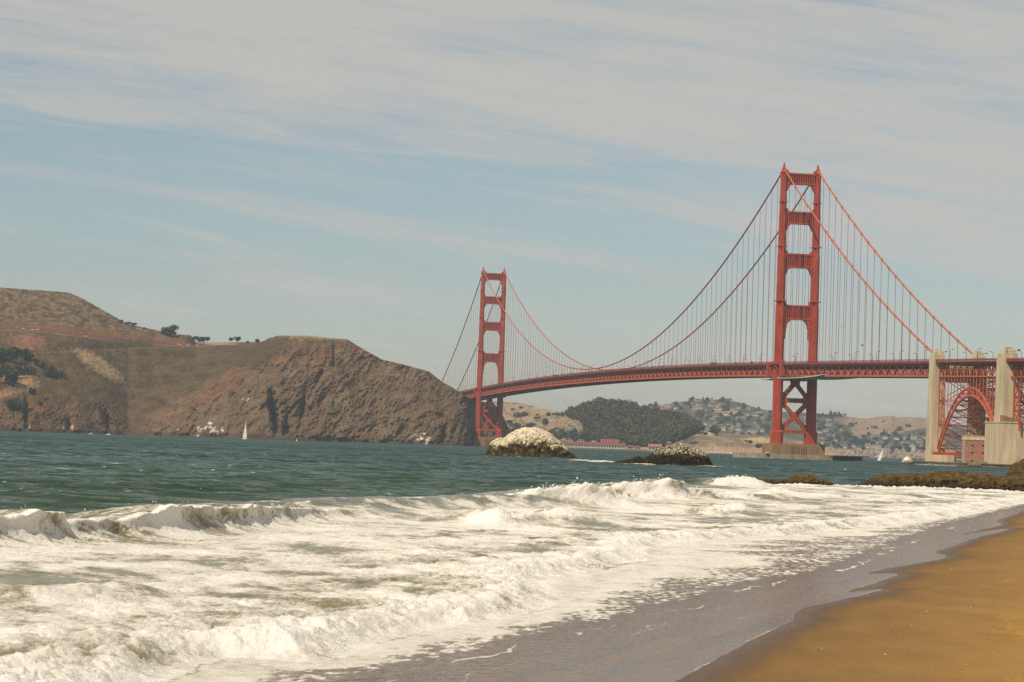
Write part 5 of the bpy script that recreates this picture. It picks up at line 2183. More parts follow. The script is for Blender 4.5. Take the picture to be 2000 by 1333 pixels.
def build_platforms():
    # sheeted maintenance platforms slung under the deck near the tower
    def one(y0, y1, lab, sag):
        root = empty('maintenance_platform', bw(0, (y0 + y1) / 2, 0), HD)
        tag(root, lab, 'platform', 'work platforms slung under the deck')
        h = (y1 - y0) / 2
        z = deck_z(0) - 11.7
        m = MB()
        n = 10
        for x0, x1 in ((-17, 17),):
            v, f = [], []
            for i in range(n + 1):
                t = -1 + 2 * i / n
                zz = z - 1.0 - sag * (1 - t * t) ** .6
                v += [(x0, t * h, zz), (x1, t * h, zz), (x1, t * h, zz + .5), (x0, t * h, zz + .5)]
            for i in range(n):
                b = 4 * i
                f += [(b, b + 4, b + 5, b + 1), (b + 3, b + 2, b + 6, b + 7), (b, b + 3, b + 7, b + 4), (b + 1, b + 5, b + 6, b + 2)]
            f += [(0, 1, 2, 3), (4 * n + 3, 4 * n + 2, 4 * n + 1, 4 * n)]
            m.add(v, f)
        m.build('sheeting', M['net'], root)
        g = MB()
        for x in (-16.5, 16.5):
            if x > 0:
                g = MB()
            g.bar((x, -h, z + .2), (x, h, z + .2), .4, .6)
            for k in range(5):
                y = -h + 2 * h * k / 4
                g.bar((x, y, z - .8), (x, y, z + 1.0), .25, .25, (0, 1, 0))
            g.build('hanger_frame', M['dark'], root)
    one(8, 50, 'pale sheeted work platform under the deck left of the near tower', .9)
    one(-116, -8, 'pale sheeted work platform under the deck right of the near tower', 1.1)


build_platforms()


# ------------------------------------------------------------------ vehicles


def vehicle_meshes(kind):
    L, W, H = {'car': (4.4, 1.8, 1.5), 'van': (5.6, 2.0, 2.4), 'bus': (11.5, 2.6, 3.4), 'truck': (8.5, 2.5, 3.6)}[kind]
    if kind == 'car':
        prof = [(-2.2, .45), (-2.2, .95), (-1.95, 1.0), (-1.25, 1.48), (.45, 1.5), (1.15, 1.05), (2.05, .9), (2.2, .7), (2.2, .45)]
        win = [(-1.6, 1.02), (-1.15, 1.4), (.4, 1.42), (.95, 1.04)]
    elif kind == 'van':
        prof = [(-2.8, .5), (-2.8, 2.35), (1.2, 2.4), (1.9, 1.5), (2.7, 1.25), (2.8, .5)]
        win = [(-.2, 1.45), (-.2, 2.1), (1.1, 2.1), (1.6, 1.5)]
    elif kind == 'bus':
        prof = [(-5.7, .5), (-5.75, 3.3), (5.5, 3.4), (5.75, 2.6), (5.75, .5)]
        win = [(-5.3, 1.6), (-5.3, 2.8), (5.3, 2.8), (5.5, 1.6)]
    else:
        prof = [(-4.2, .8), (-4.2, 3.6), (1.9, 3.6), (1.95, 2.6), (3.2, 2.5), (4.1, 1.5), (4.2, .6), (-4.2, .6)]
        win = [(2.2, 1.6), (2.2, 2.3), (3.1, 2.3), (3.7, 1.6)]
    b = MB()
    n = len(prof)
    b.add([(x, -W / 2, z) for x, z in prof] + [(x, W / 2, z) for x, z in prof],
          [tuple(range(n))] + [tuple(range(2 * n - 1, n - 1, -1))] + [(i, n + i, n + (i + 1) % n, (i + 1) % n) for i in range(n)])
    w = MB()
    k = len(win)
    for s in (-1, 1):
        y = s * (W / 2 + .02)
        w.add([(x, y, z) for x, z in win] + [(x, y - s * .05, z) for x, z in win], [tuple(range(k)) if s < 0 else tuple(range(k - 1, -1, -1))] + [(i, k + i, k + (i + 1) % k, (i + 1) % k) for i in range(k)])
    wheels = []
    for x in (-L * .32, L * .32):
        for s in (-1, 1):
            t = MB()
            r = .34 if kind == 'car' else .48
            t.tube([(x, s * (W / 2 - .22), r), (x, s * (W / 2 + .03), r)], r, 12)
            wheels.append(t)
    return b, w, wheels


def vehicle(kind, mat, loc, rz, label, cat, group):
    root = empty({'car': 'parked_car', 'van': 'van', 'bus': 'bus', 'truck': 'box_truck'}[kind], loc, rz)
    b, w, wh = vehicle_meshes(kind)
    b.build('body', M[mat], root)
    w.build('side_window', M['glass'], root)
    for t in wh:
        t.build('wheel', M['dark'], root)
    tag(root, label, cat, group)
    return root


def place_vehicles():
    G = 'vehicles crossing the bridge deck'
    for kind, mat, px, l, lab, cat in (('truck', 'white', 1459, -10, 'white box truck on the deck just left of the near tower', 'truck'),
                                       ('bus', 'dark', 1464, -5.5, 'dark bus beside the white truck left of the near tower', 'bus'),
                                       ('van', 'dark', 1436, -10, 'dark van on the deck ahead of the white truck', 'van'),
                                       ('bus', 'roofg', 1394, -10, 'grey bus on the deck midway along the main span', 'bus'),
                                       ('van', 'roofr', 1295, -10, 'dull red van on the rising deck of the main span', 'van'),
                                       ('bus', 'roofr', 1086, -10, 'dark red bus far along the deck near the far tower', 'bus'),
                                       ('van', 'white', 1676, -10, 'white van on the deck right of the near tower', 'van')):
        aa = np.arange(-330, 1270, 1.0)
        P = np.array([tuple(bw(l, a, deck_z(a))) for a in aa])
        qx, _ = project(P)
        a = float(aa[np.argmin(np.abs(qx - px))])
        lift = 0.0
        vehicle(kind, mat, bw(l, a, deck_z(a) - 2.2 + lift), HD + math.pi / 2, lab, cat, G)
    G2 = 'cars parked along the headland road'
    for x, y, lab in ((47, 644, 'white car parked at the left end of the high headland road'), (64, 645.5, 'white car just right of the leftmost one on the headland road'), (75, 646, 'third white car from the left on the high headland road'),
                      (168, 658, 'lone white car halfway along the high headland road'), (351, 675, 'white car beside the dark road cut on the headland'), (367, 676, 'white car at the foot of the dark road cut'),
                      (386, 677, 'rightmost white car, where the headland road rounds the cut')):
        p = HEAD.pt(x, y)
        vehicle('car', 'white', (p[0], p[1] - 3.0, p[2] + .3), R(8), lab, 'car', G2)


place_vehicles()


# ------------------------------------------------------------------ trees


def leaf_cloud(n, cen, rad, size, seed, flat=.75):
    """many leaf-clump faces spread through lobes: returns verts, faces"""
    g = np.random.default_rng(seed)
    cen, rad = np.array(cen, float), np.array(rad, float)
    vol = rad[:, 0] * rad[:, 1] * rad[:, 2]
    k = g.choice(len(cen), n, p=vol / vol.sum())
    d = g.normal(size=(n, 3))
    d /= np.linalg.norm(d, axis=1)[:, None]
    rr = (.55 + .45 * g.random(n)) * (1 + .12 * g.normal(size=n))
    c = cen[k] + d * rad[k] * rr[:, None]
    nrm = d * .8 + g.normal(size=(n, 3)) * .5
    nrm /= np.linalg.norm(nrm, axis=1)[:, None]
    t = np.cross(nrm, g.normal(size=(n, 3)))
    t /= np.linalg.norm(t, axis=1)[:, None]
    b = np.cross(nrm, t)
    s = size * (.6 + .9 * g.random(n))[:, None]
    q = [c + t * s + b * s * .2, c + t * s * .1 + b * s * flat, c - t * s - b * s * .2, c - t * s * .1 - b * s * flat]
    V = np.stack(q, 1).reshape(-1, 3)
    Fc = np.arange(4 * n).reshape(n, 4)
    return V, Fc


def tree_proto(kind, seed):
    """unit trees about 10 m tall"""
    g = np.random.default_rng(seed)
    if kind == 'cypress':       # broad, wind-shaped
        cen = [(g.normal(0, 2.2), g.normal(0, 1.8), 4.5 + g.random() * 3.2) for _ in range(9)]
        rad = [(1.7 + g.random(), 1.7 + g.random(), 1.4 + .8 * g.random()) for _ in cen]
        n, size = 900, .55
    elif kind == 'pine':        # pointed
        cen = [(g.normal(0, .2), g.normal(0, .2), 2.6 + i * 1.1) for i in range(7)]
        rad = [(2.3 - i * .29, 2.3 - i * .29, 1.0) for i in range(7)]
        n, size = 700, .45
    elif kind == 'bush':
        cen = [(g.normal(0, 2.6), g.normal(0, 1.6), 1.8 + g.random() * 1.6) for _ in range(8)]
        rad = [(1.9, 1.8, 1.6)] * 8
        n, size = 700, .55
    else:                       # round
        cen = [(g.normal(0, 1.5), g.normal(0, 1.5), 5.0 + g.normal(0, 1.5)) for _ in range(9)]
        rad = [(1.9 + .6 * g.random(), 1.9 + .6 * g.random(), 1.7) for _ in cen]
        n, size = 800, .52
    V, Fc = leaf_cloud(n, cen, rad, size, seed + 1)
    return V, Fc


def make_tree(kind, seed, leafmat, name):
    root = empty(name, (0, 0, 0))
    V, Fc = tree_proto(kind, seed)
    me = bpy.data.meshes.new('crown')
    me.from_pydata(V.tolist(), [], Fc.tolist())
    me.materials.append(M[leafmat])
    o = bpy.data.objects.new('crown', me)
    COL.objects.link(o)
    o.parent = root
    t = MB()
    hh = {'cypress': 5.5, 'pine': 8.0, 'bush': 2.0}.get(kind, 5.0)
    t.tube([(0, 0, -1.0), (.1, 0, hh * .5), (.0, .1, hh)], [.38, .28, .10], 7)
    g = np.random.default_rng(seed + 5)
    for i in range(4):
        a = g.random() * 6.28
        t.tube([(.05, 0, hh * .45), (math.cos(a) * 1.4, math.sin(a) * 1.4, hh * .8)], [.16, .05], 5)
    t.build('trunk', M['trunk'], root)
    return root


TREES = {}


def put_tree(kind, p, hgt, wide, label, group, mat='leaf', name=None, cat='tree', sink=0.6):
    var = random.randint(0, 1)
    key = (kind, mat, var)
    name = name or {'cypress': 'cypress_tree', 'pine': 'conifer_tree', 'bush': 'bush', 'round': 'round_tree'}[kind]
    if key not in TREES:
        TREES[key] = make_tree(kind, 900 + 37 * var + len(kind) * 7 + len(mat), mat, name)
        o = TREES[key]
    else:
        o = copy_tree(TREES[key])
    o.name = name
    o.location = (p[0], p[1], p[2] - sink)
    o.rotation_euler = (0, 0, random.random() * 6.28)
    base = {'cypress': 9.0, 'pine': 10.2, 'bush': 4.6, 'round': 8.6}[kind]
    wbase = {'cypress': 9.5, 'pine': 4.6, 'bush': 9.5, 'round': 7.0}[kind]
    o.scale = (wide / wbase, wide / wbase, hgt / base)
    tag(o, label, cat, group)
    return o


def place_trees():
    px = 3100 / F
    G = 'dark trees on the left slope'
    for x, y, h, w, k, lab in ((6, 716, 36, 34, 'round', 'dark tree cut by the left photo edge in the left-slope clump'), (24, 712, 34, 36, 'cypress', 'tallest dark tree in the clump at the left edge'), (16, 750, 40, 40, 'round', 'dark tree forming the bottom of the left-edge clump'),
                               (28, 738, 24, 24, 'bush', 'low dark bush at the lower right of the left-edge clump'), (49, 705, 26, 26, 'round', 'round dark tree right of the left-edge clump, near the lower road'),
                               (38, 729, 14, 30, 'bush', 'wide low bush on bare soil right of the left-edge clump'), (56, 733, 20, 20, 'bush', 'bush standing over the pale broken rocks on the left slope'), (72, 714, 14, 14, 'round', 'small round bush above the pair on the red track'),
                               (83, 719, 15, 14, 'round', 'small round bush beside the one on the red track'), (101, 738, 27, 22, 'round', 'lone dark tree right of the red track'), (115, 738, 14, 18, 'bush', 'low bush at the foot of the lone dark tree'),
                               (60, 770, 15, 15, 'bush', 'small dark bush below the pale rocks on the left slope'), (29, 800, 22, 32, 'bush', 'wide dark bush low on the left cliff'), (79, 793, 9, 8, 'bush', 'tiny bush on the cliff right of the wide bush')):
        put_tree(k, HEAD.pt(x, y), h * px, w * px, lab, G, 'leaf')
    G = 'trees along the headland skyline'
    px = 3580 / F
    for x, y, h, w, k, lab in ((236, 631, 7, 9, 'round', 'leftmost small tree on the headland skyline'), (250, 636, 8, 14, 'cypress', 'flat-topped tree on the skyline by the big hill'), (262, 638, 8, 14, 'cypress', 'ragged tree right of the flat-topped skyline tree'), (280, 643, 4, 8, 'bush', 'low skyline bush right of the ragged tree'),
                               (331, 657, 22, 34, 'round', 'largest round tree on the headland skyline'), (384, 668, 12, 14, 'cypress', 'left tree of the row behind the dark road cut'), (392, 668, 12, 14, 'round', 'middle tree of the row behind the dark road cut'), (403, 668, 11, 14, 'cypress', 'right tree of the row behind the dark road cut'),
                               (452, 670, 11, 8, 'cypress', 'thin leaning skyline tree right of the dark road cut'), (464, 670, 12, 16, 'cypress', 'rounded skyline tree beside the thin leaning one'), (502, 669, 7, 11, 'bush', 'rightmost skyline tree, left of the cliff top'), (484, 669, 4, 8, 'bush', 'low bush between the two right-hand skyline trees')):
        put_tree(k, HEAD.pt(x, y), h * px, w * px, lab, G, 'leaf2')
    # shrubs of the tan hill behind the far tower
    G = 'shrubs on the tan hill'
    pxc = 4300 / F
    for x, y, h, w in ((1008, 816, 11, 14), (1018, 814, 9, 16), (1026, 812, 9, 14), (1012, 838, 12, 24), (1000, 846, 10, 22), (1032, 836, 10, 16), (1040, 832, 8, 14), (1064, 832, 15, 10), (1066, 824, 8, 10), (1076, 846, 9, 12), (1092, 858, 20, 26), (1100, 852, 12, 14),
                       (1070, 812, 7, 18), (1085, 812, 7, 16), (1098, 814, 10, 14), (1018, 798, 5, 12), (1046, 818, 5, 12), (1050, 812, 4, 10), (1000, 802, 5, 10), (996, 826, 7, 16), (1086, 840, 5, 8), (1058, 846, 8, 14)):
        put_tree('bush' if w > h * 1.2 else 'round', COVE.pt(x, y), h * pxc, w * pxc, 'dark shrub on the tan hill between the far tower and the wood', G, 'leaf2', 'hill_shrub', 'shrub')
    G = 'trees at the foot of the wood'
    for x, y, h, w in ((1121, 866, 28, 16), (1134, 868, 24, 16), (1113, 864, 14, 12), (1148, 868, 22, 18), (1160, 869, 22, 16)):
        put_tree('round', COVE.pt(x, y), h * pxc, w * pxc, 'tall loose tree standing behind the red-roofed waterfront', G, 'leaf2')
    for x, y, h, w, lab in ((1398, 851, 18, 16, 'lone dark tree on the pale grass right of the wood'), (1478, 876, 9, 14, 'dark shrub on the low bank by the near tower pier'), (1466, 866, 6, 14, 'dark shrub on the tan bank left of the near tower'), (1378, 850, 5, 10, 'low shrub left of the lone tree on pale grass'), (1352, 868, 5, 16, 'low shrub patch above the marina masts')):
        put_tree('round' if h > 12 else 'bush', COVE.pt(x, y), h * pxc, w * pxc, lab, 'trees on the low shore bank', 'leaf2')


place_trees()


def build_wood():
    g = np.random.default_rng(77)
    VV, FF, off = [], [], 0
    X, Y, W = COVE.X, COVE.Y, COVE.W
    fl = np.stack([X.ravel(), Y.ravel()], 1)
    Wf = W.reshape(-1, 3)
    poly = np.array([(1108, 815), (1118, 806), (1140, 796), (1170, 790), (1210, 792), (1250, 803), (1290, 812), (1330, 820), (1355, 832), (1372, 846), (1350, 850), (1338, 856), (1318, 866), (1296, 873), (1260, 874), (1200, 870), (1150, 868), (1142, 856),
                     (1146, 842), (1140, 834), (1128, 826), (1110, 819)], float)
    ok = np.where(inside(fl, poly))[0]
    protos = [leaf_cloud(110, [(0, 0, .62), (.22, .1, .5), (-.25, 0, .55), (0, -.2, .8)], [(.36, .36, .26)] * 4, .115, 50 + i) for i in range(6)]
    n = 1900
    pick = g.choice(ok, n)
    for i in pick:
        p = Wf[i]
        h = g.uniform(10.0, 17.0) * (1.0 if g.random() > .08 else 1.25)
        w = g.uniform(8.0, 14)
        V, Fc = protos[g.integers(6)]
        a = g.random() * 6.28
        c, s = math.cos(a), math.sin(a)
        q = np.stack([(V[:, 0] * c - V[:, 1] * s) * w, (V[:, 0] * s + V[:, 1] * c) * w, V[:, 2] * h], 1) + p
        VV.append(q)
        FF.append(Fc + off)
        off += len(V)
    V, Fc = np.vstack(VV), np.vstack(FF)
    me = bpy.data.meshes.new('wood')
    me.vertices.add(len(V))
    me.vertices.foreach_set('co', V.astype(np.float32).ravel())
    me.loops.add(Fc.size)
    me.loops.foreach_set('vertex_index', Fc.ravel().astype(np.int32))
    me.polygons.add(len(Fc))
    me.polygons.foreach_set('loop_start', (np.arange(len(Fc)) * 4).astype(np.int32))
    me.update(calc_edges=True)
    me.materials.append(M['wood'])
    o = bpy.data.objects.new('hillside_wood', me)
    COL.objects.link(o)
    tag(o, 'dense dark green wood covering the rounded hill under the main span', 'wood', kind='stuff')


build_wood()


# ------------------------------------------------------------------ houses


def house(name, loc, rz, w, d, h, wall, roof, style, label, cat, group, nwin=3, storeys=1):
    root = empty(name, loc, rz)
    m = MB()
    m.box(-w / 2, w / 2, -d / 2, d / 2, -3.0, h)
    if style == 'gable':
        m.add([(-w / 2, -d / 2, h), (-w / 2, d / 2, h), (-w / 2, 0, h + d * .32)], [(0, 2, 1)])
        m.add([(w / 2, -d / 2, h), (w / 2, d / 2, h), (w / 2, 0, h + d * .32)], [(0, 1, 2)])
    m.build('wall', M[wall], root)
    r = MB()
    e = .6
    if style == 'gable':
        k = d * .32
        for s in (-1, 1):
            v = [(-w / 2 - e, s * (d / 2 + e), h - .3), (w / 2 + e, s * (d / 2 + e), h - .3), (w / 2 + e, 0, h + k + .12), (-w / 2 - e, 0, h + k + .12)]
            v2 = [(a, b, c + .3) for a, b, c in v]
            r.add(v + v2, [(0, 1, 2, 3), (7, 6, 5, 4), (0, 4, 5, 1), (1, 5, 6, 2), (2, 6, 7, 3), (3, 7, 4, 0)])
    elif style == 'hip':
        k = d * .28
        r.add([(-w / 2 - e, -d / 2 - e, h), (w / 2 + e, -d / 2 - e, h), (w / 2 + e, d / 2 + e, h), (-w / 2 - e, d / 2 + e, h), (-w / 2 + d * .45, 0, h + k), (w / 2 - d * .45, 0, h + k)],
              [(0, 1, 5, 4), (1, 2, 5), (2, 3, 4, 5), (3, 0, 4), (0, 3, 2, 1)])
    else:
        r.box(-w / 2 - e, w / 2 + e, -d / 2 - e, d / 2 + e, h + .01, h + .6)
    r.build('roof', M[roof], root)
    for st in range(storeys):
        hh = h / storeys
        for i in range(nwin):
            x = -w / 2 + w * (i + .5) / nwin
            f = MB()
            f.box(x - w / nwin * .28, x + w / nwin * .28, -d / 2 - .06, -d / 2 + .1, st * hh + hh * .32, st * hh + hh * .78)
            f.build('window', M['glass'], root)
    tag(root, label, cat, group)
    return root


def place_houses():
    # waterfront buildings of the cove
    def cv(x, y, D):
        p = at_depth(x, y, D)
        return p
    G = 'red-roofed waterfront buildings in the cove'
    k = 3900 / F
    for (x0, x1, D, h, d, style, wall, roof, lab, nw, zb) in (
            (1097, 1128, 3925, 4.5, 14, 'gable', 'wallw', 'roofr', 'left section of the long white waterfront shed with red roof', 6, 2),
            (1129, 1166, 3915, 4.5, 14, 'gable', 'wallw', 'roofr', 'middle section of the long white waterfront shed with red roof', 7, 2),
            (1167, 1221, 3905, 4.5, 14, 'gable', 'wallw', 'roofr', 'right section of the long white waterfront shed with red roof', 10, 2),
            (1173, 1208, 3945, 8.5, 16, 'gable', 'wallc', 'roofr', 'taller red-roofed building rising behind the long shed', 5, 3),
            (1226, 1236, 3925, 3.6, 8, 'gable', 'wallc', 'roofr', 'small cream hut with red roof right of the long shed', 2, 2),
            (1240, 1251, 3930, 3.0, 8, 'gable', 'wallc', 'roofr', 'low red-roofed hut second right of the long shed', 2, 2),
            (1266, 1292, 3900, 5.2, 12, 'gable', 'wallc', 'roofo', 'cream building behind the black rock', 4, 2),
            (1106, 1119, 3985, 6.0, 9, 'hip', 'wallw', 'roofr', 'white house above the left end of the long shed', 3, 8),
            (1126, 1141, 3980, 6.0, 9, 'hip', 'wallw', 'roofr', 'white house between trees above the long shed', 3, 7),
            (1152, 1166, 3975, 5.5, 9, 'hip', 'wallc', 'roofg', 'cream house in tree shade above the long shed', 3, 6),
            (1300, 1312, 3950, 4.0, 9, 'hip', 'wallt', 'roofo', 'small tan house at the wood edge near the marina', 2, 10)):
        xm = (x0 + x1) / 2
        p = wp(xm, D)
        w = (x1 - x0) * D / F
        house('waterfront_building', (p[0], p[1], zb), R(-2), w, d, h, wall, roof, style, lab, 'building', G, nw)
    # wharf in front of them
    m = MB()
    a, b = wp(1085, 3880), wp(1262, 3870)
    m.bar((a[0], a[1], .6), (b[0], b[1], .6), 22, 2.4)
    o = m.build('wharf', M['seawall'])
    tag(o, 'low dark wharf edge along the cove in front of the sheds', 'wharf')
    # hillside town
    g = np.random.default_rng(5)
    G = 'houses on the far hillside'
    hand = [(1364, 783, 14, 5, 'wallc', 'roofo', 'long cream house on the crest of the far hill'), (1391, 786, 9, 5, 'wallc', 'roofg', 'cream house just below the far hill crest'), (1424, 784, 14, 5, 'wallt', 'roofr', 'tan house at the right end of the far crest'),
            (1364, 798, 20, 6, 'wallc', 'roofo', 'large pale house on the bare shoulder below the crest'), (1442, 799, 12, 6, 'wallc', 'roofg', 'cream house in trees right of the bare shoulder'), (1460, 800, 12, 5, 'wallc', 'roofg', 'wide cream house on the sloping right crest'),
            (1497, 805, 10, 4, 'wallc', 'roofg', 'pale house close against the near tower at the crest line'), (1473, 813, 14, 5, 'wallw', 'roofg', 'white house left of the tower halfway up'), (1413, 841, 9, 8, 'wallw', 'roofg', 'tall white house low on the far hill'),
            (1441, 841, 12, 5, 'wallw', 'roofg', 'white house low between the tall one and the terrace'), (1469, 846, 24, 6, 'wallw', 'roofg', 'long white terrace just above the low shore bank'), (1489, 843, 10, 6, 'wallw', 'roofo', 'white house with orange roof by the terrace'),
            (1600, 846, 11, 5, 'wallw', 'roofo', 'white house with orange roof right of the near tower'), (1618, 821, 12, 5, 'wallc', 'roofo', 'cream house with orange roof high right of the tower'), (1635, 822, 12, 5, 'wallc', 'roofg', 'grey-roofed house high right of the tower'),
            (1617, 832, 16, 3, 'wallw', 'roofg', 'long low white house mid-slope right of the tower'), (1712, 876, 26, 7, 'wallw', 'roofg', 'big white villa above the low sea cliff'), (1780, 879, 13, 12, 'wallw', 'roofg', 'white tower-like house on the sea cliff'),
            (1784, 858, 11, 8, 'wallw', 'roofg', 'square white house below the dry hill'), (1748, 858, 18, 4, 'wallw', 'roofg', 'long white house below the dry hill'), (1728, 857, 10, 7, 'wallw', 'roofg', 'white house with conifers behind it'), (1767, 858, 9, 4, 'wallw', 'roofo', 'white house with orange roof below the dry hill'),
            (1795, 865, 14, 5, 'wallc', 'roofo', 'cream house near the left pylon'), (1678, 858, 12, 4, 'wallw', 'roofg', 'low white house at the foot of the dry hill'), (1652, 875, 20, 4, 'wallw', 'roofg', 'long low white house on the cliff right of the tower'), (1694, 870, 12, 5, 'wallc', 'roofo', 'cream house left of the big white villa'),
            (1605, 868, 6, 6, 'wallw', 'roofg', 'narrow white house near the tower base')]
    kf = 6100 / F
    done = []
    for x, y, w, h, wall, roof, lab in hand:
        p = FARH.pt(x, y)
        house('hillside_house', (p[0], p[1] - 4, p[2] + .5), R(g.uniform(-12, 12)), w * kf * .85, 9, h * kf * .72, wall, roof, 'hip' if g.random() < .6 else 'flat', lab, 'house', G, max(2, int(w / 3)), 2 if h > 5 else 1)
        done.append((x, y))
    walls = ['wallc', 'wallw', 'wallt', 'wallc']
    roofs = ['roofg', 'roofg', 'roofo', 'roofr']
    zones = [(1270, 1502, 786, 850, 34), (1598, 1645, 812, 880, 8), (1650, 1806, 850, 884, 12)]
    for zx0, zx1, zy0, zy1, cnt in zones:
        c = 0
        tries = 0
        while c < cnt and tries < 2000:
            tries += 1
            x, y = g.uniform(zx0, zx1), g.uniform(zy0, zy1)
            cy = np.interp(x, [q[0] for q in FAR_CREST], [q[1] for q in FAR_CREST])
            if y < cy + 3 or (x < 1375 and y > np.interp(x, [1270, 1330, 1375], [805, 815, 838])):
                continue
            if y > float(hor(x)) - 10 or (x > 1655 and y < 848):
                continue
            if any(abs(x - a) < 9 and abs(y - b) < 4.5 for a, b in done):
                continue
            p = FARH.pt(x, y)
            ws, rs = walls[g.integers(4)], roofs[g.integers(4)]
            wname = {'wallc': 'cream', 'wallw': 'white', 'wallt': 'tan'}[ws]
            rname = {'roofg': 'grey', 'roofo': 'orange', 'roofr': 'red'}[rs]
            side = 'left of the near tower' if x < 1510 else ('right of the near tower' if x < 1648 else 'below the dry hill')
            lev = 'high' if y < (cy + float(hor(x))) / 2 - 6 else 'low'
            house('hillside_house', (p[0], p[1] - 4, p[2] + .3), R(g.uniform(-25, 25)), g.uniform(7, 13), 8, g.uniform(2.8, 4.6), ws, rs, 'hip', f'small {wname} {rname}-roofed house {lev} on the far hillside {side}', 'house', G, 2)
            done.append((x, y))
            c += 1
    # trees between the houses
    G = 'trees on the far hillside'
    for x, y, h, w, k, lab in ((1351, 784, 10, 11, 'round', 'round dark tree on the far crest left of the long house'), (1373, 783, 9, 5, 'pine', 'pointed tree on the crest right of the long house'), (1383, 784, 9, 8, 'round', 'round tree on the far crest near its middle'), (1390, 782, 8, 5, 'pine', 'thin conifer standing up from the far crest'),
                               (1411, 786, 9, 9, 'round', 'dark tree left of the tan crest house'), (1318, 792, 8, 9, 'round', 'dark tree at the left shoulder of the far crest'), (1282, 794, 9, 8, 'round', 'dark tree just above the wood at the far crest'), (1272, 796, 9, 6, 'round', 'leftmost tree on the far crest'),
                               (1622, 812, 12, 10, 'pine', 'pointed dark conifer on the crest right of the near tower'), (1638, 814, 9, 8, 'round', 'dark tree on the crest right of the pointed conifer'), (1727, 851, 13, 8, 'pine', 'tall conifer behind the white houses'), (1733, 852, 9, 5, 'pine', 'smaller conifer beside the tall one'),
                               (1747, 854, 12, 9, 'round', 'round dark tree left of the square white house'), (1660, 836, 9, 7, 'round', 'left of three trees on the dry hillside'), (1666, 834, 9, 7, 'round', 'middle of three trees on the dry hillside'), (1672, 830, 6, 5, 'round', 'right of three trees on the dry hillside'),
                               (1710, 838, 6, 13, 'bush', 'wide dark bush in the fold of the dry hill'), (1695, 839, 5, 6, 'bush', 'small bush left of the fold in the dry hill'), (1725, 825, 4, 6, 'bush', 'small bush high on the dry hill'), (1755, 842, 9, 20, 'bush', 'dark thicket on the dry hill near the pylon'), (1775, 834, 6, 16, 'bush', 'long thicket running up the dry hill')):
        put_tree(k, FARH.pt(x, y), h * kf * 1.1, w * kf, lab, G, 'leaf2', {'pine': 'conifer_tree', 'bush': 'hill_shrub'}.get(k, 'round_tree'), 'shrub' if k == 'bush' else 'tree', 1.0)
    zones = [(1265, 1505, 784, 852, 125), (1597, 1652, 812, 882, 50), (1650, 1812, 850, 884, 80)]
    for zi, (zx0, zx1, zy0, zy1, cnt) in enumerate(zones):
        c = 0
        tries = 0
        while c < cnt and tries < 3000:
            tries += 1
            x, y = g.uniform(zx0, zx1), g.uniform(zy0, zy1)
            cy = np.interp(x, [q[0] for q in FAR_CREST], [q[1] for q in FAR_CREST])
            if y < cy + 1 or y > float(hor(x)) - 9 or (x < 1375 and y > np.interp(x, [1270, 1330, 1375], [805, 815, 838])):
                continue
            if any(abs(x - a) < 6 and -2.5 < y - b < 6 for a, b in done):
                continue
            h = g.uniform(4.5, 9)
            put_tree('round' if g.random() < .75 else 'cypress', FARH.pt(x, y), h * kf, h * kf * g.uniform(.9, 1.4),
                     ('dark tree among the hillside houses left of the near tower', 'dark tree among the hillside houses just right of the near tower', 'dark tree among the houses below the dry hill')[zi], G, 'leaf2', 'round_tree', 'tree', 1.0)
            c += 1


place_houses()


# ------------------------------------------------------------------ boats, buoys, birds


def sailboat(loc, rz, L, mast, heel, label, sails=True, group=None):
    root = empty('sailboat', loc, rz)
    root.rotation_euler = (R(heel), 0, rz)
    h = MB()
    n = 12
    ring = []
    for z, k in ((-.3, .55), (.35, .9), (1.05, 1.0)):
        for i in range(n):
            a = 2 * math.pi * i / n
            x = math.cos(a) * L / 2
            y = math.sin(a) * L * .13 * (1 - .55 * max(0, math.cos(a)) ** 3)
            ring.append((x * (k if math.cos(a) < 0 else .85 + .15 * k), y * k, z))
    f = []
    for r_ in range(2):
        for i in range(n):
            j = (i + 1) % n
            f.append((r_ * n + i, r_ * n + j, (r_ + 1) * n + j, (r_ + 1) * n + i))
    f += [tuple(range(2 * n, 3 * n)), tuple(range(n - 1, -1, -1))]
    h.add(ring, f)
    h.box(-L * .18, L * .12, -L * .06, L * .06, 1.05, 1.6)
    h.build('hull', M['white'], root)
    m = MB()
    m.tube([(L * .05, 0, 1.0), (L * .05, 0, 1 + mast)], [.11, .07], 6)
    m.tube([(L * .05, 0, 2.0), (-L * .42, 0, 2.1)], .07, 5)
    m.build('mast', M['mast'], root)
    if sails:
        def sail(name, A, B, Ct, belly):
            k = 8
            v, f = [], []
            for i in range(k + 1):
                t = i / k
                for j in range(5):
                    s = j / 4
                    p = [(A[q] + (B[q] - A[q]) * s) * (1 - t) + Ct[q] * t for q in range(3)]
                    p[1] += belly * math.sin(math.pi * s) * (1 - t) + belly * .4 * math.sin(math.pi * t)
                    v.append(p)
            nv = len(v)
            v += [(p[0], p[1] + .04, p[2]) for p in v]
            for i in range(k):
                for j in range(4):
                    a = i * 5 + j
                    f += [(a, a + 1, a + 6, a + 5), (nv + a + 5, nv + a + 6, nv + a + 1, nv + a)]
            mm = MB()
            mm.add(v, f)
            mm.build(name, M['sail'], root, True)
        sail('mainsail', (L * .03, 0, 2.2), (-L * .40, 0, 2.3), (L * .03, 0, mast * .97), .5)
        sail('jib', (L * .46, 0, 1.5), (L * .06, .2, 1.9), (L * .07, 0, mast * .86), .6)
    tag(root, label, 'sailboat', group)
    return root


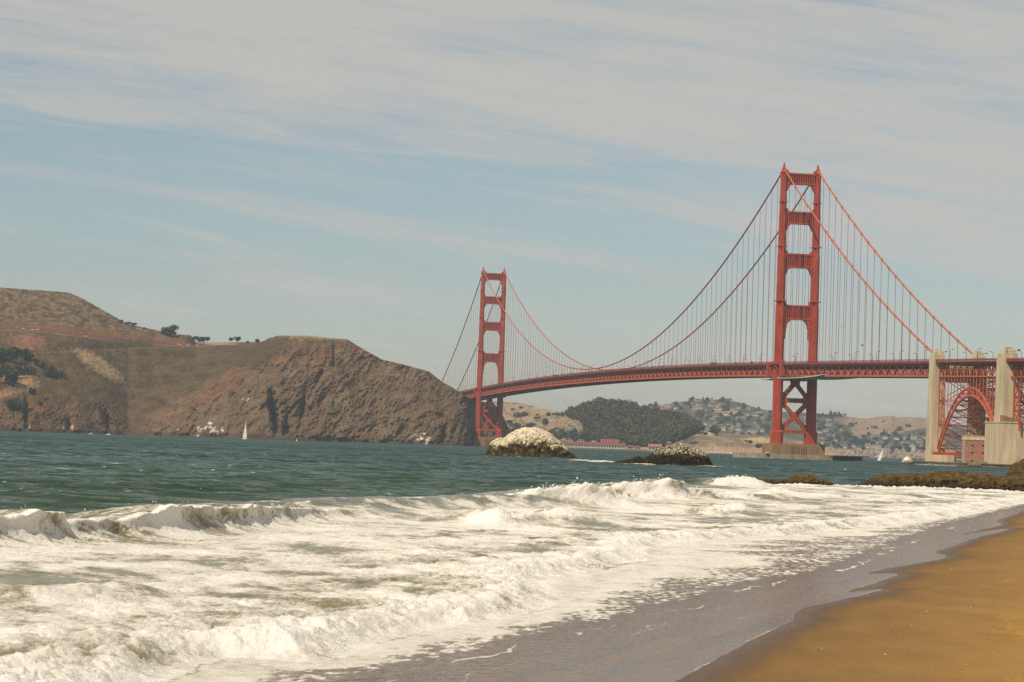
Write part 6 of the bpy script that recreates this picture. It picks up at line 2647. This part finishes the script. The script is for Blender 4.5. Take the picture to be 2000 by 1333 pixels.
p = wp(478, 2680)
sailboat((p[0], p[1], 0), R(128), 9.5, 20.0, 3, 'white sailboat under sail below the big cliff')
p = wp(1717, 2450)
sailboat((p[0], p[1], 0), R(114), 7.5, 13.0, 20, 'white sailboat heeling to the right between tower and fort')
p = wp(1706, 3600)
sailboat((p[0], p[1], 0), R(60), 6, 5.5, 5, 'tiny distant sailboat just left of the heeling one')


def marina():
    g = np.random.default_rng(9)
    protos = []
    for L, mh in ((9, 9.0), (10, 12.5), (12, 17.0)):
        p = wp(1380 + len(protos) * 7, 3560)
        protos.append(sailboat((p[0], p[1], 0), R(80), L, mh, 0, 'moored sailboat with bare mast in the marina behind the black rock', False, 'moored sailboats in the marina'))
    for i in range(33):
        o = copy_tree(protos[g.choice(3, p=[.45, .40, .15])])
        x = np.clip(g.normal(1418, 20), 1368, 1452)
        p = wp(x, g.uniform(3520, 3660))
        o.location = (p[0], p[1], 0)
        o.rotation_euler = (0, 0, R(g.uniform(60, 120)))


marina()


def buoy(loc, s, label):
    root = empty('buoy', loc)
    b = MB()
    b.tube([(0, 0, -.3), (0, 0, .1), (0, 0, .5), (0, 0, .75)], [.35, .55, .5, .3], 12)
    b.build('float', M['yellow'], root, True)
    t = MB()
    t.tube([(0, 0, .7), (0, 0, 1.5)], [.2, .12], 8)
    t.tube([(0, 0, 1.5), (0, 0, 1.75)], [.22, .1], 8)
    t.build('topmark', M['yellow'], root, True)
    root.scale = (s, s, s)
    tag(root, label, 'buoy')


p = wp(518, 620)
buoy((p[0], p[1], -.1), .55, 'small yellow buoy alone on the open green water')
p = wp(580, 2650)
buoy((p[0], p[1], 0), 2.0, 'yellow buoy at the foot of the dark cliff')


def motorboat(loc, s, rz, label):
    root = empty('motorboat', loc, rz)
    h = MB()
    pr = [(-3.4, -1.1), (2.0, -1.1), (3.8, 0), (2.0, 1.1), (-3.4, 1.1)]
    n = 5
    h.add([(x * .92, y * .75, -.3) for x, y in pr] + [(x, y, .95) for x, y in pr], [tuple(range(4, -1, -1)), tuple(range(5, 10))] + [(i, (i + 1) % n, n + (i + 1) % n, n + i) for i in range(n)])
    h.build('hull', M['white'], root)
    c = MB()
    c.add([(-1.2, -.8, .96), (1.4, -.8, .96), (1.4, .8, .96), (-1.2, .8, .96), (-1.0, -.7, 2.2), (.7, -.7, 2.2), (.7, .7, 2.2), (-1.0, .7, 2.2)], [(4, 5, 6, 7), (0, 1, 5, 4), (1, 2, 6, 5), (2, 3, 7, 6), (3, 0, 4, 7)])
    c.build('cabin', M['wallw'], root)
    root.scale = (s, s, s)
    tag(root, label, 'motorboat')


p = wp(178, 2700)
motorboat((p[0], p[1], 0), .8, .3, 'tiny white motorboat left of its twin under the left cliffs')
p = wp(212, 2700)
motorboat((p[0], p[1], 0), .8, 2.8, 'tiny white motorboat right of its twin under the left cliffs')


def bird(loc, s, rz, mat, flying, label):
    root_b = MB()
    # one continuous body: tapered along x, with wings
    n = 8
    secs = [(-1.0, .02), (-.6, .12), (-.2, .22), (.2, .24), (.5, .16), (.68, .11), (.82, .12), (.95, .07), (1.2, .01)]
    v, f = [], []
    for x, r in secs:
        lift = 0 if flying else max(0, (x - .2)) * .75
        for i in range(n):
            a = 2 * math.pi * i / n
            v.append((x * (1 if flying else .75), math.cos(a) * r, math.sin(a) * r + .45 * (not flying) + lift))
    for j in range(len(secs) - 1):
        for i in range(n):
            k = (i + 1) % n
            f.append((j * n + i, j * n + k, (j + 1) * n + k, (j + 1) * n + i))
    root_b.add(v, f)
    if flying:
        for sg in (-1, 1):
            w = [(.3, sg * .15, .05), (-.25, sg * .15, .05), (-.05, sg * .9, .42), (.35, sg * .85, .44), (-.45, sg * 1.9, .15), (-.15, sg * 1.6, .30)]
            w2 = [(x, y, z + .04) for x, y, z in w]
            root_b.add(w + w2, [(0, 1, 2, 3), (3, 2, 4, 5), (9, 8, 7, 6), (11, 10, 8, 9), (0, 3, 9, 6), (1, 0, 6, 7), (2, 1, 7, 8), (4, 2, 8, 10), (5, 4, 10, 11), (3, 5, 11, 9)])
    else:
        for sg in (-1, 1):
            root_b.bar((.05, sg * .08, .3), (.05, sg * .08, -.05), .04, .04, (0, 1, 0))
    o = root_b.build('bird', M[mat], None, True)
    o.location, o.scale = loc, (s, s, s)
    o.rotation_euler = (R(25) if flying else 0, 0, rz)
    tag(o, label, 'bird')


for px_, rk, s, m_, lab in ((1320, ROCK_B, .75, 'birdd', 'dark seabird standing on the peak of the black rock'), (1328, ROCK_B, .8, 'birdw', 'white gull standing on the peak of the black rock'), (1296, ROCK_B, .6, 'birdd', 'dark seabird on the left shoulder of the black rock'),
                            (1020, ROCK_W, .85, 'birdd', 'dark seabird standing on top of the white domed rock')):
    t = rk.top(px_)
    bird((t[0], t[1], t[2] + .02), s, R(random.choice((0, 180, 30))), m_, False, lab)
for x, y, D, s, m_, lab in ((380, 801, 420, .45, 'birdd', 'dark bird flying low across the cliff'), (1684, 675, 1500, 1.1, 'birdd', 'bird flying among the suspender cables right of the near tower'), (1645, 638, 1500, .9, 'birdd', 'bird flying high beside the near tower')):
    q = at_depth(x, y, D)
    bird(tuple(q), s, R(random.uniform(0, 180)), m_, True, lab)

# ------------------------------------------------------------------ haze


def build_haze():
    m = bpy.data.materials.new('sea_haze')
    m.use_nodes = True
    nt = m.node_tree
    nt.nodes.clear()
    out = nt.nodes.new('ShaderNodeOutputMaterial')
    v = nt.nodes.new('ShaderNodeVolumePrincipled')
    v.inputs['Color'].default_value = (.74, .87, 1.0, 1)
    v.inputs['Density'].default_value = 4.1e-5
    v.inputs['Anisotropy'].default_value = 0.0
    nt.links.new(v.outputs[0], out.inputs['Volume'])
    b = MB()
    b.box(-3200, 3200, -150, 8200, -4.0, 330)
    o = b.build('haze', m)
    tag(o, 'pale sea haze lying over the strait', 'haze', kind='stuff')


build_haze()
